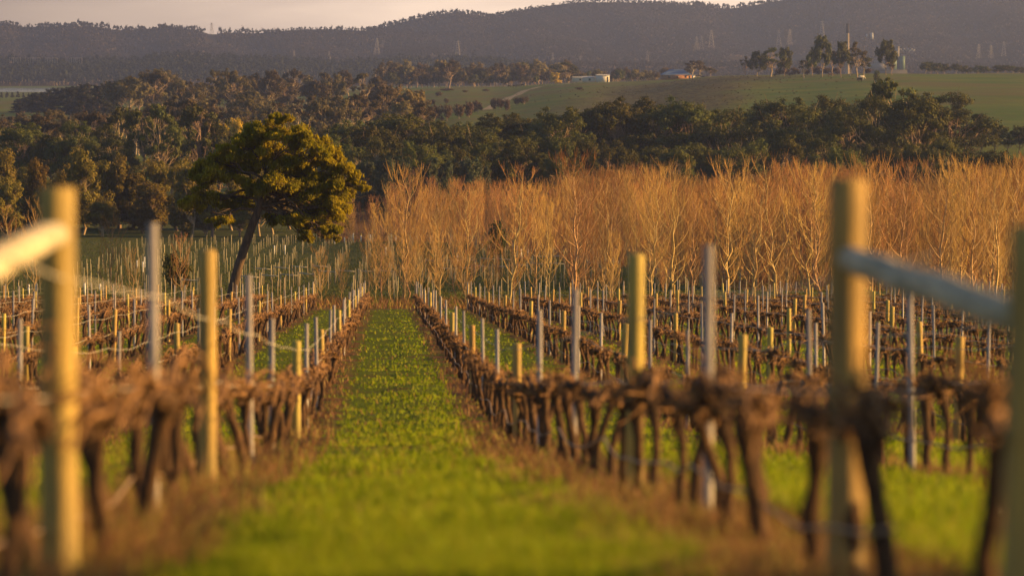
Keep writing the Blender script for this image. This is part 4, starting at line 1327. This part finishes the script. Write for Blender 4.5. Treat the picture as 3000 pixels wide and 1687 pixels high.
tk = MB(); tk.tube([(0, 0, -6), (0, 0, 5)], 2.6, 16, 0, True); tk.tube([(0, 0, 5.01), (0, 0, 6.2)], [2.6, 0.3], 16, 0, True)
tkm = tk.mesh('storage_tank', [M['roofgrey']], False)
for px, sc_, lb in ((2552, 0.75, 'large white storage tank on the dark mountainside'), (2537, 0.42, 'small white storage tank left of the large tank')):
    d = 5150.0; x = wx(px, d)
    o = obj('storage_tank', tkm); o.location = (x, d, wz(106, d)); o.scale = (sc_,) * 3; tag(o, lb, 'tank', 'tanks on the mountainside')

def pylon_mesh():
    b = MB(); H = 1.0; w = 0.13
    r = 0.008
    def wd(z): return w * (1 - z) ** 1.0 * 1.0 + 0.022
    zs = [0, 0.18, 0.34, 0.48, 0.6, 0.72, 0.86, 1.0]
    for sx_ in (-1, 1):
        for sy_ in (-1, 1):
            b.tube([(sx_ * wd(z), sy_ * wd(z), z) for z in zs], r, 4)
    for i in range(len(zs) - 1):
        for sy_ in (-1, 1):
            b.tube([(-wd(zs[i]), sy_ * wd(zs[i]), zs[i]), (wd(zs[i + 1]), sy_ * wd(zs[i + 1]), zs[i + 1])], r * 0.6, 4)
            b.tube([(wd(zs[i]), sy_ * wd(zs[i]), zs[i]), (-wd(zs[i + 1]), sy_ * wd(zs[i + 1]), zs[i + 1])], r * 0.6, 4)
    tw_ = b.mesh('tower', [M['pylon']])
    b = MB()
    b.tube([(-0.16, 0, 0.74), (0, 0, 0.77), (0.16, 0, 0.74)], r * 0.8, 4)
    return tw_, b.mesh('crossarm', [M['pylon']])
ptw, parm = pylon_mesh()
pyl = [(622, 68, 101, 6000, 'ridge'), (1105, 112, 160, 4900, 'ridge'), (1122, 118, 140, 5300, 'ridge'), (863, 148, 172, 4500, 'ridge'), (965, 150, 175, 4500, 'ridge'), (1341, 120, 180, 4560, 'mountain'),
       (1619, 155, 185, 4560, 'mountain'), (1700, 165, 198, 4560, 'mountain'), (1896, 150, 190, 4600, 'mountain'), (2040, 108, 148, 4900, 'mountain'), (2054, 106, 146, 4900, 'mountain'), (2083, 88, 140, 4950, 'mountain'),
       (2280, 90, 136, 5000, 'mountain'), (2312, 86, 132, 5000, 'mountain'), (2406, 62, 112, 5200, 'mountain'), (2865, 130, 172, 4700, 'mountain'), (2901, 132, 170, 4700, 'mountain'), (2938, 122, 165, 4750, 'mountain')]
for n, (px, ty, by, d, hn) in enumerate(pyl, 1):
    x = wx(px, d)
    z = wz(by, d)
    H = wz(ty, d) - z
    o = empty('pylon', (x, d, z), rnd.uniform(-0.4, 0.4), ('lattice pylon alone in the skyline gap of the left ridge' if n == 1 else f'lattice power pylon on the hazy hillside, {nth(n - 1)} from the left'), 'pylon', 'power pylons')
    o.scale = (H,) * 3
    obj('tower', ptw, o)
    for zz in (0, 0.1, 0.2):
        a = obj('crossarm', parm, o); a.location = (0, 0, zz)
# switchyard frames above the river
fm = MB()
for k in range(4):
    fm.tube([(k * 3, 0, 0), (k * 3, 0, 6)], 0.22, 4)
fm.tube([(0, 0, 5.6), (9, 0, 5.6)], 0.22, 4)
fmm = fm.mesh('gantry', [M['pylon']])
for n, px in enumerate([30, 42, 85, 100, 135, 150, 205, 222], 1):
    d = 4120.0; x = wx(px, d)
    o = obj('gantry', fmm); o.location = (x, d, wz(186, d)); o.scale = (0.8, 1, 1)
    tag(o, f'pale steel substation frame above the river, {nth(n)} from the left', 'gantry', 'substation frames')

def quadruped(name, px, d, m_, label, cat, s=1.0, rz=0.0, z=None):
    b = MB()
    b.tube([(-0.95, 0, 1.15), (-0.8, 0, 1.12), (-0.3, 0, 1.02), (0.3, 0, 1.05), (0.75, 0, 1.15), (0.9, 0, 1.2)], [0.12, 0.3, 0.36, 0.35, 0.3, 0.14], 8, 0, True)
    b.tube([(0.8, 0, 1.25), (1.15, 0, 1.0), (1.35, 0, 0.6)], [0.2, 0.13, 0.12], 6, 0, True)
    b.tube([(1.3, 0, 0.72), (1.55, 0, 0.4)], [0.14, 0.08], 6, 0, True)
    for lx, ly in ((-0.75, 0.18), (-0.7, -0.18), (0.65, 0.18), (0.6, -0.18)):
        b.tube([(lx, ly, 1.0), (lx + 0.04, ly, 0.5), (lx - 0.02, ly, 0.0)], [0.13, 0.07, 0.06], 5, 0, True)
    b.tube([(-0.95, 0, 1.2), (-1.1, 0, 0.9), (-1.08, 0, 0.55)], [0.04, 0.03, 0.03], 4)
    x = wx(px, d)
    o = obj(name, b.mesh(name, [M[m_]], True)); o.location = (x, d, float(zg(x, d)) if z is None else z); o.rotation_euler = (0, 0, rz); o.scale = (s,) * 3
    tag(o, label, cat)
quadruped('cow', 1492, 2200, 'black', 'black cow grazing, leftmost of the cattle by the field track', 'cow', 1.1, 0.3)
quadruped('cow', 1507, 2190, 'black', 'black cow grazing, second from the left near the field track', 'cow', 1.1, 3.0)
quadruped('cow', 1516, 2195, 'black', 'black cow grazing, third from the left near the field track', 'cow', 1.1, 0.2)
quadruped('cow', 1530, 2200, 'black', 'black cow grazing, rightmost of the cattle by the field track', 'cow', 1.1, 2.8)
quadruped('horse', 2522, 1560, 'hidewhite', 'pale horse under the bare tree on the pasture ridge', 'horse', 1.2, 0.2)
quadruped('horse', 2518, 1520, 'black', 'dark horse just below the pale horse on the pasture ridge', 'horse', 1.2, 2.2)
quadruped('cow', 2432, 1640, 'tan', 'tan cow on the crest of the pasture ridge', 'cow', 1.2, 0.1)
def car(px, d, m_, label, rz):
    x = wx(px, d)
    o = empty('parked_car', (x, d, float(zg(x, d))), rz, label, 'car')
    b = MB()
    pr = [(-2.2, 0.35), (-2.2, 0.85), (-1.9, 0.95), (-1.5, 1.5), (0.5, 1.55), (1.1, 1.0), (2.0, 0.85), (2.2, 0.6), (2.2, 0.35)]
    V = [(a_, -0.85, z_) for a_, z_ in pr] + [(a_, 0.85, z_) for a_, z_ in pr]
    n = len(pr)
    b.add(V, [(i, (i + 1) % n, n + (i + 1) % n, n + i) for i in range(n)])
    b.f.append(np.array([list(range(n))])); b.m.append((0, 1)); b.f.append(np.array([list(range(2 * n - 1, n - 1, -1))])); b.m.append((0, 1))
    obj('body', b.mesh('body', [M[m_]]), o)
    b = MB(); b.box(-1.4, 0.7, -0.87, 0.87, 1.0, 1.38); obj('window', b.mesh('window', [M['glass']]), o)
    for wx_ in (-1.4, 1.4):
        for wy in (-0.8, 0.8):
            b = MB(); b.tube([(wx_, wy - 0.1, 0.33), (wx_, wy + 0.1, 0.33)], 0.33, 12, 0, True); obj('wheel', b.mesh('wheel', [M['tyre']], False), o)
car(2038, 1990, 'carwhite', 'white car parked right of the blue-roofed farmhouse', 0.5)
car(2051, 1990, 'cardark', 'dark car parked right of the white car by the farmhouse', 0.2)

# field track
trk = MB()
tp = [(1425, 1560), (1450, 1640), (1478, 1740), (1500, 1840), (1540, 1960), (1580, 2080), (1640, 2180), (1690, 2215)]
cs = []
for a_, b_ in zip(tp[:-1], tp[1:]):
    for f in np.linspace(0, 1, 8, endpoint=False): cs.append((a_[0] + (b_[0] - a_[0]) * f, a_[1] + (b_[1] - a_[1]) * f))
Vt = []
for px, d in cs:
    for sx_ in (-2.2, 2.2):
        x = wx(px, d) + sx_
        Vt.append((x, d, float(zg(x, d)) + 0.12))
n = len(cs)
trk.add(Vt, [(2 * i, 2 * i + 1, 2 * i + 3, 2 * i + 2) for i in range(n - 1)])
tag(obj('dirt_track', trk.mesh('dirt_track', [mat('track_dirt', (0.30, 0.24, 0.17), 0.95, noise=((0.3, 0.3, 0.3), (0.20, 0.17, 0.10), 0.4, 0.6))])), kind='structure')

# post-and-wire fences across the pasture
def farm_fence(p0, p1, label):
    (pa, da), (pb, db) = p0, p1
    xa, xb = wx(pa, da), wx(pb, db)
    n_ = int(math.hypot(xb - xa, db - da) / 7) + 1
    o = empty('paddock_fence', (xa, da, float(zg(xa, da))), 0, label, 'fence')
    pb_, wb = MB(), MB()
    P = [(xa + (xb - xa) * i / n_, da + (db - da) * i / n_) for i in range(n_ + 1)]
    Z = [float(zg(*p)) for p in P]
    z0 = Z[0]
    for (x_, y_), z_ in zip(P, Z):
        pb_.box(x_ - xa - 0.06, x_ - xa + 0.06, y_ - da - 0.06, y_ - da + 0.06, z_ - z0 - 0.3, z_ - z0 + 1.25)
    for hh_ in (0.5, 1.1):
        wb.tube([(x_ - xa, y_ - da, z_ - z0 + hh_) for (x_, y_), z_ in zip(P, Z)], 0.02, 3)
    q = obj('posts', pb_.mesh('posts', [M['stake']]), o); q['kind'] = 'stuff'
    obj('wire', wb.mesh('wire', [M['wire']]), o)
farm_fence((1250, 2290), (1960, 2090), 'long thin fence along the back of the middle pasture below the trees')

# tussocks on the scrubby slope
mb = MB()
n = 1100
px = rng.normal(2010, 210, n); d = rng.uniform(1150, 1900, n); px = px - (d - 1700) * 0.28
x = (px - 1130) / F * d
Vp, Fp, mp_ = protos[0]
S = rng.uniform(0.2, 0.6, n)
mb.tile(Vp, Fp, [(0, kk) for _, kk in mp_], np.stack([x, d, zg(x, d) - 0.3], 1), np.stack([S * 2.2, S * 2.2, S], 1), rng.uniform(0, 6.28, n))
tag(obj('tussocks', mb.mesh('tussocks', [M['leaf_mid']])), 'low brown tussocks on the scrubby pasture slope', 'tussocks', kind='stuff')

# ------------------------------------------------------------ labels for trees and poplars
RD = {  # region: (phrase, group)
    'belt': ('dark green eucalypt in the belt behind the poplars', 'eucalypts in the dark belt'),
    'blue': ('bluish green rounded eucalypt right of the leaning tree', 'young bluish eucalypts'),
    'left_wood': ('olive eucalypt in the wood behind the left wattles', 'eucalypts of the left wood'),
    'left_bush': ('bushy golden-lit wattle behind the young vines', 'wattles at the left wood edge'),
    'mid_left': ('hazy pale-trunked eucalypt in the valley woodland', 'eucalypts of the valley woodland'),
    'mid_right': ('hazy brown eucalypt behind the green pasture', 'eucalypts behind the pasture'),
    'mid_under': ('low dark eucalypt along the pasture back edge', 'low trees along the pasture'),
    'pines': ('black-green pine in the clump below the river', 'pines below the river'),
    'pines2': ('dark pine on the near river bank', 'pines on the river bank'),
    'low_left': ('thin brownish eucalypt above the left wood', 'thin eucalypts above the left wood'),
    'ridge': ('eucalypt on the crest of the green pasture', 'trees on the pasture crest'),
    'ridge_right': ('small dark tree on the right pasture skyline', 'trees on the right pasture skyline'),
    'scrub': ('brown shrub on the pasture crest', 'shrubs on the pasture crest'),
    'field': ('round brown shrub in the middle pasture', 'shrubs in the middle pasture'),
    'right_low': ('dark tree below the pasture at right edge', 'dark trees at the right edge'),
}
SINGLE = {'yl': 'bright yellow flowering wattle above the leaning tree', 'yl2': 'smaller yellow wattle left of the bright yellow one',
          'ym': 'yellow flowering tree behind the cream farm sheds', 'lone': 'broad-topped eucalypt taller than its neighbours, left end of the pasture trees',
          'lone2': 'tall dark eucalypt beside the yellow flowering tree', 'near': 'unseen bushy wattle added right of the near vine rows to shade the foreground', 'bush_mid': 'dark green bush among the golden poplars',
          'bush_left': 'green bush in the young block left of the leaning tree', 'bush_left2': 'lower green bush touching the larger one near the leaning tree',
          'bush_aisle': 'small green bush just beyond the end of the grass path'}
byr = {}
for px, o, kd, reg, adj in TREES: byr.setdefault(reg, []).append((px, o))
for reg, lst in byr.items():
    lst.sort(key=lambda q: q[0])
    for n, (px, o) in enumerate(lst, 1):
        if reg in SINGLE: o['label'] = SINGLE[reg]
        else:
            o['label'] = RD[reg][0] + f', {nth(n)} from the left'
            o['group'] = RD[reg][1]
fp = sorted([(p, o) for p, d, o, r_ in POPS if r_ == 'front'], key=lambda q: q[0])
for n, (p, o) in enumerate(fp, 1):
    o['label'] = f'bare pale-barked poplar at the front of the stand, {nth(n)} from the left'; o['group'] = 'poplars along the front'
dp_ = sorted([(p, o) for p, d, o, r_ in POPS if r_ == 'dense'], key=lambda q: q[0])
for n, (p, o) in enumerate(dp_, 1):
    o['label'] = f'bare golden poplar in the dense stand, {nth(n)} from the left'; o['group'] = 'golden poplars of the dense stand'

# ------------------------------------------------------------ haze
hz_ = MB(); hz_.box(-3500, 4500, -60, 8600, -36, 175)
hm_ = bpy.data.materials.new('haze_air'); hm_.use_nodes = True
t = hm_.node_tree
for n in list(t.nodes):
    if n.type == 'BSDF_PRINCIPLED': t.nodes.remove(n)
pv = t.nodes.new('ShaderNodeVolumePrincipled')
pv.inputs['Color'].default_value = (0.42, 0.54, 1.0, 1)
pv.inputs['Density'].default_value = 0.00010
pv.inputs['Anisotropy'].default_value = 0.5
t.links.new(pv.outputs[0], t.nodes['Material Output'].inputs['Volume'])
ho = obj('haze', hz_.mesh('haze', [hm_]))
tag(ho, 'mauve evening haze in the valley air', 'haze', kind='stuff')
print('counts', len(sc.objects), len(vines), len(stk), len(sel), len(TREES))
